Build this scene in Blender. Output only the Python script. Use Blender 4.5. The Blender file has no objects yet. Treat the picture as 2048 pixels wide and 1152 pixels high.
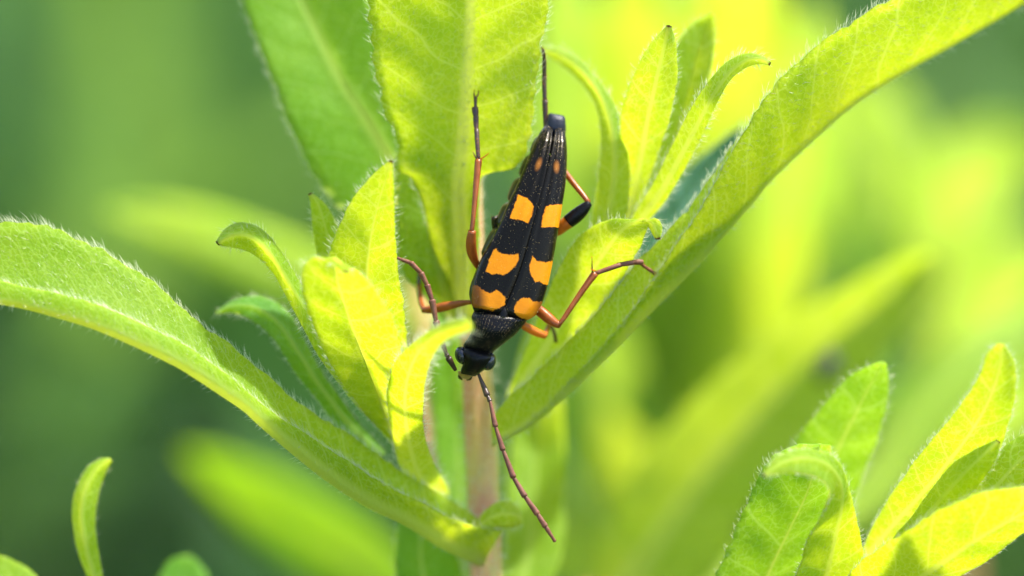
import bpy, math, random
import numpy as np
from mathutils import Matrix, Vector

# ------------------------------------------------------------------ camera, sky, sun, exposure
sc = bpy.context.scene
PITCH = math.radians(20.0)
DIST = 230.0                      # mm from lens to the plane in focus
MMPX = 0.03                       # mm per photograph pixel (of 2048) in that plane
FOC = np.array([0.0, 0.0, 0.45])  # centre of the plane in focus, metres above the soil
RT = np.array([1.0, 0, 0])
FW = np.array([0, math.cos(PITCH), -math.sin(PITCH)])
UP = np.array([0, math.sin(PITCH), math.cos(PITCH)])
R3 = np.stack([RT, UP, -FW], axis=1)

cam_d = bpy.data.cameras.new('camera')
cam = bpy.data.objects.new('camera', cam_d)
sc.collection.objects.link(cam)
cpos = FOC - FW * DIST * 0.001
M4 = Matrix([[R3[r][0], R3[r][1], R3[r][2], cpos[r]] for r in range(3)] + [[0, 0, 0, 1]])
cam.matrix_world = M4
cam_d.sensor_width = 36.0
cam_d.lens = 36.0 * DIST / (2048 * MMPX)
cam_d.clip_start = 0.005
cam_d.clip_end = 500.0
cam_d.dof.use_dof = True
cam_d.dof.focus_distance = (DIST + 0.8) * 0.001
cam_d.dof.aperture_fstop = 11.0
sc.camera = cam

SUN_C = np.array([0.40, 0.90, 0.16])        # towards the sun, in camera axes (right, up, towards camera)
SUN_C = SUN_C / np.linalg.norm(SUN_C)
SUN_W = R3 @ SUN_C
elev = math.asin(SUN_W[2]); azim = math.atan2(SUN_W[0], SUN_W[1])
w = bpy.data.worlds.new('World'); sc.world = w; w.use_nodes = True
nt = w.node_tree
bg = nt.nodes['Background']
sky = nt.nodes.new('ShaderNodeTexSky'); sky.sky_type = 'NISHITA'
sky.sun_disc = False; sky.sun_elevation = elev; sky.sun_rotation = azim
nt.links.new(sky.outputs[0], bg.inputs[0]); bg.inputs[1].default_value = 0.15
sun_d = bpy.data.lights.new('sun', 'SUN'); sun_d.energy = 4.2; sun_d.angle = math.radians(1.6)
sun_d.color = (1.0, 0.95, 0.86)
sun = bpy.data.objects.new('sun', sun_d); sc.collection.objects.link(sun)
sun.rotation_euler = Vector(SUN_W).to_track_quat('Z', 'Y').to_euler()
sun.location = (0.5, 0.5, 3)
vs = sc.view_settings
vs.view_transform = 'Standard'; vs.look = 'None'; vs.gamma = 1.0; vs.exposure = 1.6
vs.use_curve_mapping = False
sc.render.engine = 'CYCLES'
sc.cycles.use_denoising = True
sc.cycles.max_bounces = 6
sc.cycles.transmission_bounces = 5
sc.cycles.diffuse_bounces = 3
sc.cycles.glossy_bounces = 2
sc.cycles.use_adaptive_sampling = True
sc.cycles.adaptive_threshold = 0.02
sc.cycles.caustics_reflective = False
sc.cycles.caustics_refractive = False
sc.cycles.sample_clamp_indirect = 8.0

rng = np.random.default_rng(7)
random.seed(7)
COL = sc.collection

# ------------------------------------------------------------------ helpers
def P(x, y, d=0.0):
    """photograph pixel at depth d mm behind the focus plane -> camera axes, mm"""
    k = MMPX * (DIST + d) / DIST
    return np.array([(x - 1024) * k, (576 - y) * k, -d])

def to_world(c):
    return FOC + (np.asarray(c) * 0.001) @ R3.T

def to_cam(wp):
    return ((np.asarray(wp) - FOC) @ R3) * 1000.0

def ground_below(c):
    wpt = to_world(c).copy(); wpt[2] = 0.0
    return wpt

def norm(v):
    v = np.asarray(v, float)
    return v / np.maximum(np.linalg.norm(v, axis=-1, keepdims=True), 1e-12)

def spline(pts, n):
    p = np.asarray(pts, float)
    s = np.concatenate([[0], np.cumsum(np.maximum(np.linalg.norm(np.diff(p, axis=0), axis=1), 1e-6))])
    s /= s[-1]
    m = np.zeros_like(p)
    m[1:-1] = (p[2:] - p[:-2]) / (s[2:] - s[:-2])[:, None]
    m[0] = (p[1] - p[0]) / (s[1] - s[0]); m[-1] = (p[-1] - p[-2]) / (s[-1] - s[-2])
    t = np.linspace(0, 1, n) if np.isscalar(n) else np.asarray(n)
    i = np.clip(np.searchsorted(s, t, side='right') - 1, 0, len(s) - 2)
    h = (s[i + 1] - s[i]); u = (t - s[i]) / h
    h = h[:, None]; u = u[:, None]
    return ((2*u**3 - 3*u**2 + 1) * p[i] + (u**3 - 2*u**2 + u) * h * m[i]
            + (-2*u**3 + 3*u**2) * p[i + 1] + (u**3 - u**2) * h * m[i + 1])

def line3(pts, ds):
    """pixel polyline + depths keyed evenly along its length -> camera axes"""
    p = np.asarray(pts, float)
    s = np.concatenate([[0], np.cumsum(np.linalg.norm(np.diff(p[:, :2], axis=0), axis=1))]); s /= s[-1]
    dd = np.interp(s, np.linspace(0, 1, len(ds)), ds)
    return np.array([P(x, y, d) for (x, y), d in zip(p[:, :2], dd)])

def make_mesh(name, V, quads=None, tris=None, smooth=True, attrs=None):
    me = bpy.data.meshes.new(name)
    V = np.ascontiguousarray(V, dtype=np.float32)
    q = np.zeros((0, 4), np.int32) if quads is None else np.asarray(quads, np.int32).reshape(-1, 4)
    t = np.zeros((0, 3), np.int32) if tris is None else np.asarray(tris, np.int32).reshape(-1, 3)
    me.vertices.add(len(V)); me.vertices.foreach_set('co', V.ravel())
    nl = q.size + t.size
    me.loops.add(nl); me.loops.foreach_set('vertex_index', np.concatenate([q.ravel(), t.ravel()]).astype(np.int32))
    me.polygons.add(len(q) + len(t))
    st = np.concatenate([np.arange(len(q)) * 4, q.size + np.arange(len(t)) * 3]).astype(np.int32)
    me.polygons.foreach_set('loop_start', st)
    me.polygons.foreach_set('use_smooth', np.full(len(q) + len(t), smooth))
    me.update(calc_edges=True)
    for k, a in (attrs or {}).items():
        a = np.ascontiguousarray(a, dtype=np.float32)
        typ = 'FLOAT' if a.ndim == 1 else 'FLOAT_VECTOR'
        at = me.attributes.new(k, typ, 'POINT')
        at.data.foreach_set('value' if a.ndim == 1 else 'vector', a.ravel())
    return me

def thing(name, label, cat, base_w, group=None):
    o = bpy.data.objects.new(name, None); COL.objects.link(o)
    o.location = base_w; o.empty_display_size = 0.01
    o['label'] = label; o['category'] = cat
    if group: o['group'] = group
    o['_b'] = [float(v) for v in base_w]
    return o

def root_base(o):
    while o.parent: o = o.parent
    return np.array(o['_b'])

def part(name, Vc, quads, tris, mat, parent, smooth=True, attrs=None, kind=None, label=None):
    """mesh part; vertices in camera axes mm"""
    V = to_world(Vc) - root_base(parent)
    me = make_mesh(name, V, quads, tris, smooth, attrs)
    me.materials.append(mat)
    o = bpy.data.objects.new(name, me); COL.objects.link(o); o.parent = parent
    if kind: o['kind'] = kind
    if label: o['label'] = label
    return o

def grid_normals(G):
    du = np.gradient(G, axis=1); dv = np.gradient(G, axis=0)
    n = np.cross(du, dv)
    l = np.linalg.norm(n, axis=2)
    n = norm(n)
    bad = l < 1e-7
    for i in range(G.shape[0]):
        if bad[i].any():
            j = min(max(i, 1), G.shape[0] - 2)
            for k in (j, j - 1, j + 1, j - 2, j + 2):
                if 0 <= k < G.shape[0] and not bad[k].any():
                    n[i] = n[k]; break
    return n

def solid_grid(G, th):
    """closed shell of thickness th (array NV x NU or scalar) around an open grid"""
    nv, nu = G.shape[:2]
    N = grid_normals(G)
    th = np.broadcast_to(np.asarray(th, float), (nv, nu))[..., None]
    top = G + N * th * .5; bot = G - N * th * .5
    V = np.concatenate([top.reshape(-1, 3), bot.reshape(-1, 3)])
    idx = np.arange(nv * nu).reshape(nv, nu)
    a, b, c, d = idx[:-1, :-1].ravel(), idx[:-1, 1:].ravel(), idx[1:, 1:].ravel(), idx[1:, :-1].ravel()
    off = nv * nu
    Q = [np.stack([a, b, c, d], 1), np.stack([a + off, d + off, c + off, b + off], 1)]
    def rim(l):
        Q.append(np.stack([l[1:], l[:-1], l[:-1] + off, l[1:] + off], 1))
    rim(idx[0, :]); rim(idx[:, -1]); rim(idx[-1, ::-1]); rim(idx[::-1, 0])
    return V, np.concatenate(Q), N

def hairs_mesh(roots, dirs, bend, length, radius):
    """thin tapering bent spikes: 3-sided, two segments"""
    n = len(roots)
    dirs = norm(dirs)
    length = np.broadcast_to(length, n)[:, None]; radius = np.broadcast_to(radius, n)[:, None]
    ref = norm(rng.normal(size=(n, 3)))
    a = norm(np.cross(dirs, ref)); b = np.cross(dirs, a)
    mid = roots + dirs * length * .5 + bend * length * .13
    tip = roots + dirs * length * .92 + bend * length * .45
    ang = [0, 2.0944, 4.18879]
    V = np.empty((n, 7, 3))
    for k, g in enumerate(ang):
        o = a * math.cos(g) + b * math.sin(g)
        V[:, k] = roots - dirs * length * .04 + o * radius
        V[:, 3 + k] = mid + o * radius * .62
    V[:, 6] = tip
    base = (np.arange(n) * 7)[:, None]
    Q = np.concatenate([base + np.array([k, (k + 1) % 3, 3 + (k + 1) % 3, 3 + k]) for k in range(3)])
    T = np.concatenate([base + np.array([3 + k, 3 + (k + 1) % 3, 6]) for k in range(3)])
    return V.reshape(-1, 3), Q, T

def tube_mesh(path, radii, nseg=12, sub=6, flat=1.0, power=2.0):
    """closed tapering tube along a spline in camera axes mm; radii mm per control point"""
    path = np.asarray(path, float); n = (len(path) - 1) * sub + 1
    s = np.concatenate([[0], np.cumsum(np.linalg.norm(np.diff(path, axis=0), axis=1))]); s /= s[-1]
    t = np.linspace(0, 1, n)
    C = spline(path, t)
    rr = np.interp(t, s, radii)
    rs = spline(np.stack([s, np.asarray(radii, float), s * 0], 1), n)[:, 1]
    rr = .5 * rr + .5 * np.clip(rs, .3 * rr, 1.7 * rr)
    T = norm(np.gradient(C, axis=0))
    ref = np.array([0, 0, 1.0]) if abs(T[:, 2]).mean() < .8 else np.array([1.0, 0, 0])
    A = norm(np.cross(T, ref)); B = np.cross(A, T)
    ang = np.linspace(0, 2 * math.pi, nseg, endpoint=False)
    ca, sa = np.cos(ang), np.sin(ang)
    V = (C[:, None] + A[:, None] * (rr[:, None] * ca)[..., None] + B[:, None] * (rr[:, None] * sa * flat)[..., None])
    V = V.reshape(-1, 3)
    Q = []
    j = np.arange(nseg); j2 = (j + 1) % nseg
    for i in range(n - 1):
        Q.append(np.stack([i * nseg + j, i * nseg + j2, (i + 1) * nseg + j2, (i + 1) * nseg + j], 1))
    c0, c1 = len(V), len(V) + 1
    V = np.concatenate([V, (C[0] - T[0] * rr[0] * .35)[None], (C[-1] + T[-1] * rr[-1] * .35)[None]])
    Tt = np.concatenate([np.stack([j2, j, np.full(nseg, c0)], 1),
                         np.stack([(n - 1) * nseg + j, (n - 1) * nseg + j2, np.full(nseg, c1)], 1)])
    tt = np.concatenate([np.repeat(t, nseg), [0, 1]])
    return V, np.concatenate(Q), Tt, tt, (C, T, A, B, rr)

# ------------------------------------------------------------------ materials
def new_mat(name):
    m = bpy.data.materials.new(name); m.use_nodes = True
    t = m.node_tree; t.nodes.clear()
    return m, t, t.nodes, t.links

def N_(nodes, kind, **kw):
    n = nodes.new(kind)
    for k, v in kw.items(): setattr(n, k, v)
    return n

def math_node(t, op, a, b=None, c=None, clamp=False):
    n = t.nodes.new('ShaderNodeMath'); n.operation = op; n.use_clamp = clamp
    for i, v in enumerate((a, b, c)):
        if v is None: continue
        if isinstance(v, (int, float)): n.inputs[i].default_value = v
        else: t.links.new(v, n.inputs[i])
    return n.outputs[0]

def mix_col(t, fac, a, b, blend='MIX'):
    n = t.nodes.new('ShaderNodeMix'); n.data_type = 'RGBA'; n.blend_type = blend; n.clamp_factor = True
    for sock, v in ((n.inputs[0], fac), (n.inputs[6], a), (n.inputs[7], b)):
        if isinstance(v, (int, float)): sock.default_value = v
        elif isinstance(v, tuple): sock.default_value = (*v, 1) if len(v) == 3 else v
        else: t.links.new(v, sock)
    return n.outputs[2]

def ramp01(t, v, lo, hi):
    n = t.nodes.new('ShaderNodeMapRange'); n.interpolation_type = 'SMOOTHSTEP'
    t.links.new(v, n.inputs[0]); n.inputs[1].default_value = lo; n.inputs[2].default_value = hi
    return n.outputs[0]

def leaf_material(name, refl, refl2, trans, trans2, tfac=.6, vein=1.0, rough=.55, spec=.22, plain=False):
    m, t, nd, ln = new_mat(name)
    out = N_(nd, 'ShaderNodeOutputMaterial')
    co = N_(nd, 'ShaderNodeAttribute', attribute_name='leafco')
    mm = N_(nd, 'ShaderNodeAttribute', attribute_name='leafmm')
    sp = N_(nd, 'ShaderNodeSeparateXYZ'); ln.new(co.outputs['Vector'], sp.inputs[0])
    sm = N_(nd, 'ShaderNodeSeparateXYZ'); ln.new(mm.outputs['Vector'], sm.inputs[0])
    oi = N_(nd, 'ShaderNodeObjectInfo')
    shift = N_(nd, 'ShaderNodeVectorMath', operation='ADD'); ln.new(mm.outputs['Vector'], shift.inputs[0])
    cmb = N_(nd, 'ShaderNodeCombineXYZ'); ln.new(math_node(t, 'MULTIPLY', oi.outputs['Random'], 37.0), cmb.inputs[2])
    ln.new(cmb.outputs[0], shift.inputs[1])
    nz = N_(nd, 'ShaderNodeTexNoise'); nz.inputs['Scale'].default_value = .22; nz.inputs['Detail'].default_value = 1
    ln.new(shift.outputs[0], nz.inputs['Vector'])
    nf = N_(nd, 'ShaderNodeTexNoise'); nf.inputs['Scale'].default_value = 2.6; nf.inputs['Detail'].default_value = 2
    ln.new(shift.outputs[0], nf.inputs['Vector'])
    # lateral veins
    ax = math_node(t, 'ABSOLUTE', sm.outputs[0])
    ph = math_node(t, 'MULTIPLY_ADD', ax, -.75, sm.outputs[1])
    ph = math_node(t, 'MULTIPLY_ADD', nz.outputs[0], 2.6, ph)
    ph = math_node(t, 'FRACT', math_node(t, 'MULTIPLY', ph, .36))
    dv = math_node(t, 'SUBTRACT', .5, math_node(t, 'ABSOLUTE', math_node(t, 'SUBTRACT', ph, .5)))
    lat = math_node(t, 'SUBTRACT', 1.0, ramp01(t, dv, .0, .045))
    # fine net of veinlets
    wob = N_(nd, 'ShaderNodeVectorMath', operation='MULTIPLY_ADD'); ln.new(nf.outputs['Color'], wob.inputs[0])
    wob.inputs[1].default_value = (.35, .35, 0); ln.new(shift.outputs[0], wob.inputs[2])
    vo = N_(nd, 'ShaderNodeTexVoronoi', feature='DISTANCE_TO_EDGE'); vo.inputs['Scale'].default_value = 2.5
    ln.new(wob.outputs[0], vo.inputs['Vector'])
    net = math_node(t, 'SUBTRACT', 1.0, ramp01(t, vo.outputs[0], .0, .075))
    rib = math_node(t, 'SUBTRACT', 1.0, ramp01(t, math_node(t, 'DIVIDE', math_node(t, 'ABSOLUTE', sm.outputs[0]), math_node(t, 'MULTIPLY', sm.outputs[2], math_node(t, 'MULTIPLY_ADD', sp.outputs[1], -.75, 1.0))), .55, 1.9))
    veins = math_node(t, 'MULTIPLY', lat, .75 * vein)
    if not plain:
        veins = math_node(t, 'MAXIMUM', veins, math_node(t, 'MULTIPLY', net, .7 * vein))
    veins = math_node(t, 'MAXIMUM', veins, math_node(t, 'MULTIPLY', rib, .7))
    tone = math_node(t, 'MULTIPLY_ADD', nf.outputs[0], .6, math_node(t, 'MULTIPLY', nz.outputs[0], .7))
    tone = ramp01(t, tone, .3, 1.0)
    c_r = mix_col(t, tone, refl, refl2)
    c_r = mix_col(t, veins, c_r, (refl2[0] * 1.7, refl2[1] * 1.45, refl2[2] * 3.2))
    c_t = mix_col(t, tone, trans, trans2)
    c_t = mix_col(t, 1.0, c_t, mix_col(t, ramp01(t, nf.outputs[0], .3, .7), (.92, .95, .85), (1, 1, 1)), 'MULTIPLY')
    c_t = mix_col(t, veins, c_t, (min(1, trans2[0] * 1.16), min(1, trans2[1] * 1.08), trans2[2] * 3.0))
    c_t = mix_col(t, math_node(t, 'MULTIPLY', rib, .75), c_t, (.97, .97, .34))
    tipm = ramp01(t, sp.outputs[2], .45, .9)
    c_r = mix_col(t, tipm, c_r, (.07, .035, .022)); c_t = mix_col(t, tipm, c_t, (.16, .07, .04))
    vb = N_(nd, 'ShaderNodeTexVoronoi'); vb.inputs['Scale'].default_value = 3.6
    ln.new(mm.outputs['Vector'], vb.inputs['Vector'])
    hgt = math_node(t, 'MULTIPLY', vb.outputs['Distance'], -1.0)
    bp = N_(nd, 'ShaderNodeBump'); bp.inputs['Strength'].default_value = .45; bp.inputs['Distance'].default_value = 8e-5
    ln.new(hgt, bp.inputs['Height'])
    pr = N_(nd, 'ShaderNodeBsdfPrincipled'); ln.new(c_r, pr.inputs['Base Color'])
    pr.inputs['Roughness'].default_value = rough; pr.inputs['Specular IOR Level'].default_value = spec
    pr.inputs['Sheen Weight'].default_value = .05; pr.inputs['Sheen Roughness'].default_value = .5
    tr = N_(nd, 'ShaderNodeBsdfTranslucent'); ln.new(c_t, tr.inputs['Color'])
    if not plain:
        ln.new(bp.outputs[0], pr.inputs['Normal']); ln.new(bp.outputs[0], tr.inputs['Normal'])
    mx = N_(nd, 'ShaderNodeMixShader'); mx.inputs[0].default_value = tfac
    ln.new(pr.outputs[0], mx.inputs[1]); ln.new(tr.outputs[0], mx.inputs[2]); ln.new(mx.outputs[0], out.inputs[0])
    return m

def simple_mat(name, c1, c2, rough=.5, spec=.4, scale=800., trans=None, tfac=.5, bump=0., bscale=None, bdist=2e-5, stretch=(1, 1, 1), coat=0.):
    m, t, nd, ln = new_mat(name)
    out = N_(nd, 'ShaderNodeOutputMaterial')
    tc = N_(nd, 'ShaderNodeTexCoord'); mp = N_(nd, 'ShaderNodeMapping'); mp.inputs['Scale'].default_value = stretch
    ln.new(tc.outputs['Object'], mp.inputs[0])
    nz = N_(nd, 'ShaderNodeTexNoise'); nz.inputs['Scale'].default_value = scale; nz.inputs['Detail'].default_value = 4
    ln.new(mp.outputs[0], nz.inputs['Vector'])
    col = mix_col(t, ramp01(t, nz.outputs[0], .3, .7), c1, c2)
    pr = N_(nd, 'ShaderNodeBsdfPrincipled'); ln.new(col, pr.inputs['Base Color'])
    pr.inputs['Roughness'].default_value = rough; pr.inputs['Specular IOR Level'].default_value = spec
    pr.inputs['Coat Weight'].default_value = coat
    if bump:
        vz = N_(nd, 'ShaderNodeTexVoronoi'); vz.inputs['Scale'].default_value = bscale or scale * 3
        ln.new(mp.outputs[0], vz.inputs['Vector'])
        bp = N_(nd, 'ShaderNodeBump'); bp.inputs['Strength'].default_value = bump; bp.inputs['Distance'].default_value = bdist
        ln.new(vz.outputs['Distance'], bp.inputs['Height']); ln.new(bp.outputs[0], pr.inputs['Normal'])
    sh = pr.outputs[0]
    if trans:
        tr = N_(nd, 'ShaderNodeBsdfTranslucent'); tr.inputs['Color'].default_value = (*trans, 1)
        mx = N_(nd, 'ShaderNodeMixShader'); mx.inputs[0].default_value = tfac
        ln.new(sh, mx.inputs[1]); ln.new(tr.outputs[0], mx.inputs[2]); sh = mx.outputs[0]
    ln.new(sh, out.inputs[0])
    return m

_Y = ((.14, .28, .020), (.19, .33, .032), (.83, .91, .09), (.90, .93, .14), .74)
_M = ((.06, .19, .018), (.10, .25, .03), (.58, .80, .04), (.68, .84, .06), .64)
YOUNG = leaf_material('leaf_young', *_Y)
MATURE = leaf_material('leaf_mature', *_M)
YOUNG_FAR = leaf_material('leaf_young_far', (.15, .28, .025), (.20, .33, .04), (.82, .91, .15), (.90, .93, .20), .68, plain=True)
MATURE_FAR = leaf_material('leaf_mature_far', *_M, plain=True)
SKY_TINTED = leaf_material('leaf_sky_tinted', (.05, .15, .07), (.08, .19, .09), (.25, .50, .10), (.32, .55, .12), .5, rough=.4, spec=.5)  # shade and reflected sky put into the leaf colour as blue-green
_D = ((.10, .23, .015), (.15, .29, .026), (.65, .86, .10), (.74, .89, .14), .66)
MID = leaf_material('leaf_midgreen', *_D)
MID_FAR = leaf_material('leaf_midgreen_far', (.11, .23, .03), (.16, .29, .04), (.73, .89, .21), (.81, .91, .26), .66, plain=True)
HAIR = simple_mat('plant_hair', (.66, .70, .48), (.76, .78, .58), .45, .5, 900, (.90, .93, .65), .5)
STEM = simple_mat('stem_skin', (.60, .54, .13), (.66, .26, .18), .5, .4, 620, (.9, .65, .25), .35, .4, 2500, 6e-5, (1, 1, .06))

# ------------------------------------------------------------------ leaf builder
o_grid = {}
def leaf(plant, A, M, B, mat=None, nv=72, nu=17, th=.16, bulge=(.05, .05), hair=(.13, .5, 1.6, .28), rib=.22, tip=False,
         wave=.10, ribhair=0, label=None, keel=None, side=1):
    """blade lofted between margin A, midrib M and margin B (camera axes mm, base first)"""
    mat = mat or YOUNG
    t = np.linspace(0, 1, nv)
    a, m, b = spline(A, nv), spline(M, nv), spline(B, nv)
    u = np.linspace(-1, 1, nu); u = np.sign(u) * np.abs(u) ** 1.35
    T = norm(np.gradient(m, axis=0))
    nrm = norm(np.cross(norm(b - a), T))
    L = np.linalg.norm(np.diff(m, axis=0), axis=1).sum()
    wa, wb = np.linalg.norm(a - m, axis=1), np.linalg.norm(b - m, axis=1)
    G = np.empty((nv, nu, 3))
    ph = rng.uniform(0, 6.28, 4)
    for j, uu in enumerate(u):
        f = abs(uu)
        e, wd, bl = (a, wa, bulge[0]) if uu < 0 else (b, wb, bulge[1])
        # rough, faintly toothed margin
        jit = 1 + (.012 * np.sin(t * L * 2.1 + ph[0]) + .010 * np.sin(t * L * 5.3 + ph[1] + uu) + .012 * rng.normal(size=nv)) * (f ** 6)
        G[:, j] = m + (e - m) * (f * jit)[:, None] + nrm * (bl * wd * 4 * f * (1 - f))[:, None]
        wv = wave * (np.sin(t * L * .55 + ph[2] + uu * 1.3) * f + .45 * np.sin(t * L * 1.45 + ph[3] - uu * 2) * f)
        G[:, j] += nrm * (wv * np.clip(wd / 2., 0, 1))[:, None]
        # blade puffed up between the side veins
        q = (t * L - .75 * f * wd) * .36 * 6.283
        G[:, j] += nrm * (.045 * np.sin(q + ph[1]) * min(1, f * 4) * (1 - f ** 4) * np.clip(wd / 2.5, 0, 1))[:, None]
    width = np.where(u[None] < 0, wa[:, None], wb[:, None])
    thk = th * (1 - .6 * np.abs(u) ** 5)[None, :] * np.ones((nv, 1))
    if rib:
        thk = thk + 1.5 * rib * (1 - .8 * t[:, None]) * np.exp(-(u[None] * width / (rib * 1.0)) ** 2) * np.clip(np.minimum(wa, wb) / 1.2, 0, 1)[:, None]
    V, Q, N = solid_grid(G, thk)
    lco = np.stack([np.broadcast_to(u, (nv, nu)), np.broadcast_to(t[:, None], (nv, nu)),
                    np.broadcast_to(np.clip((t[:, None] - .984) / .012, 0, 1) if tip else 0 * t[:, None], (nv, nu))], -1)
    lmm = np.stack([u[None] * width, np.broadcast_to((t * L)[:, None], (nv, nu)), np.full((nv, nu), rib or .05)], -1)
    at = {'leafco': np.concatenate([lco.reshape(-1, 3)] * 2), 'leafmm': np.concatenate([lmm.reshape(-1, 3)] * 2)}
    o = part('leaf', V, Q, None, mat, plant, True, at, None, label)
    if hair:
        sp_, le, dens, ls = hair
        roots, dirs, bend, lens = [], [], [], []
        def add(r, d, bnd, l):
            roots.append(r); dirs.append(d); bend.append(bnd); lens.append(l)
        for j, jn in ((0, 1), (nu - 1, nu - 2)):
            n = max(4, int(L / sp_ * 1.35))
            x = rng.uniform(0, nv - 1.001, n); i = x.astype(int); fr = (x - i)[:, None]
            r = G[i, j] * (1 - fr) + G[i + 1, j] * fr
            ri = G[i, jn] * (1 - fr) + G[i + 1, jn] * fr
            outw = norm(r - ri); tg = T[i]
            add(r, outw + tg * rng.uniform(.1, .9, (n, 1)) + N[i, j] * rng.normal(0, .55, (n, 1)),
                tg * rng.uniform(.2, 1.1, (n, 1)) + rng.normal(0, .3, (n, 3)), le * rng.choice([.55, .8, 1.0, 1.5], n) * rng.uniform(.6, 1.2, n))
        cell = np.linalg.norm(np.cross(G[1:, :-1] - G[:-1, :-1], G[:-1, 1:] - G[:-1, :-1]), axis=2)
        n = int(cell.sum() * dens * 2)
        if n > 0:
            pick = rng.choice(cell.size, n, p=(cell / cell.sum()).ravel())
            i, j = pick // (nu - 1), pick % (nu - 1)
            f1, f2 = rng.uniform(size=(n, 1)), rng.uniform(size=(n, 1))
            r = (G[i, j] * (1 - f1) + G[i + 1, j] * f1) * (1 - f2) + (G[i, j + 1] * (1 - f1) + G[i + 1, j + 1] * f1) * f2
            sg = np.where(rng.uniform(size=(n, 1)) < .5, 1, -1)
            add(r + N[i, j] * sg * th * .42, N[i, j] * sg + T[i] * rng.uniform(.2, 1.0, (n, 1)) + rng.normal(0, .3, (n, 3)),
                T[i] * rng.uniform(.2, .9, (n, 1)), ls * rng.uniform(.5, 1.3, n))
        if ribhair:
            n = int(L * ribhair)
            i = rng.integers(0, nv - 1, n)
            fr = rng.uniform(size=(n, 1))
            r = m[i] * (1 - fr) + m[i + 1] * fr
            sd = norm(b - a)[i] * rng.normal(0, 1, (n, 1))
            sg = np.where(rng.uniform(size=(n, 1)) < .5, 1, -1)
            add(r + norm(sd + nrm[i] * sg) * rib * .6, sd + nrm[i] * sg + T[i] * .3, T[i] * .6 + rng.normal(0, .3, (n, 3)), le * .9 * rng.uniform(.5, 1.2, n))
        roots, dirs, bend, lens = map(np.concatenate, (roots, dirs, bend, lens))
        Vh, Qh, Th = hairs_mesh(roots, dirs, bend, lens, .008 + .010 * rng.uniform(size=len(roots)))
        part('leaf_hair', Vh, Qh, Th, HAIR, o, True, None, 'stuff')
    o_grid[o.name] = G
    return o

def surf_d(G, x, y):
    """depth of a built leaf at a photograph pixel"""
    d = -G[..., 2]; k = MMPX * (DIST + d) / DIST
    q = (G[..., 0] / k + 1024 - x) ** 2 + (576 - G[..., 1] / k - y) ** 2
    return float(d.ravel()[int(q.argmin())])

def stem(plant, pts, radii, mat, hair=0, hlen=.7, name='stem'):
    V, Q, T, _, (C, Tg, A, B, rr) = tube_mesh(pts, radii, 16, 10)
    o = part(name, V, Q, T, mat, plant)
    if hair:
        seg = np.linalg.norm(np.diff(C, axis=0), axis=1)
        vis = (np.abs(C[:-1, 1]) < 30).astype(float)
        n = int((seg * vis).sum() * hair)
        i = rng.choice(len(seg), n, p=seg * vis / (seg * vis).sum())
        an = rng.uniform(0, 6.283, (n, 1)); f = rng.uniform(size=(n, 1))
        rad = A[i] * np.cos(an) + B[i] * np.sin(an)
        r = C[i] * (1 - f) + C[i + 1] * f + rad * rr[i][:, None] * .98
        Vh, Qh, Th = hairs_mesh(r, rad + rng.normal(0, .25, (n, 3)), Tg[i] * .4 + rng.normal(0, .4, (n, 3)), hlen * rng.uniform(.5, 1.4, n), .018)
        part('stem_hair', Vh, Qh, Th, HAIR, o, True, None, 'stuff')
    return o

def lance(plant, base, mid, tip, wpx, ds, mat, roll=0., **kw):
    """simple lanceolate leaf from a pixel midrib; wpx full width in pixels"""
    m = spline(np.array([P(*base, ds[0]), P(*mid, ds[1]), P(*tip, ds[2])]), 9)
    T = norm(np.gradient(m, axis=0))
    S = norm(np.cross(T, np.array([0, 0, 1.0])))
    Nn = np.cross(S, T)
    S = S * math.cos(roll) + Nn * math.sin(roll)
    t = np.linspace(0, 1, 9)
    prof = np.array([.30, .52, .78, .95, 1.0, .93, .74, .44, .05])
    hw = (wpx * .5 * MMPX * (DIST + np.mean(ds)) / DIST * prof)[:, None]
    k = dict(nv=30, nu=9, hair=None, th=.22, wave=.3, rib=.3, bulge=(.08, .08)); k.update(kw)
    return leaf(plant, m - S * hw, m, m + S * hw, mat, **k)

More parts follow.
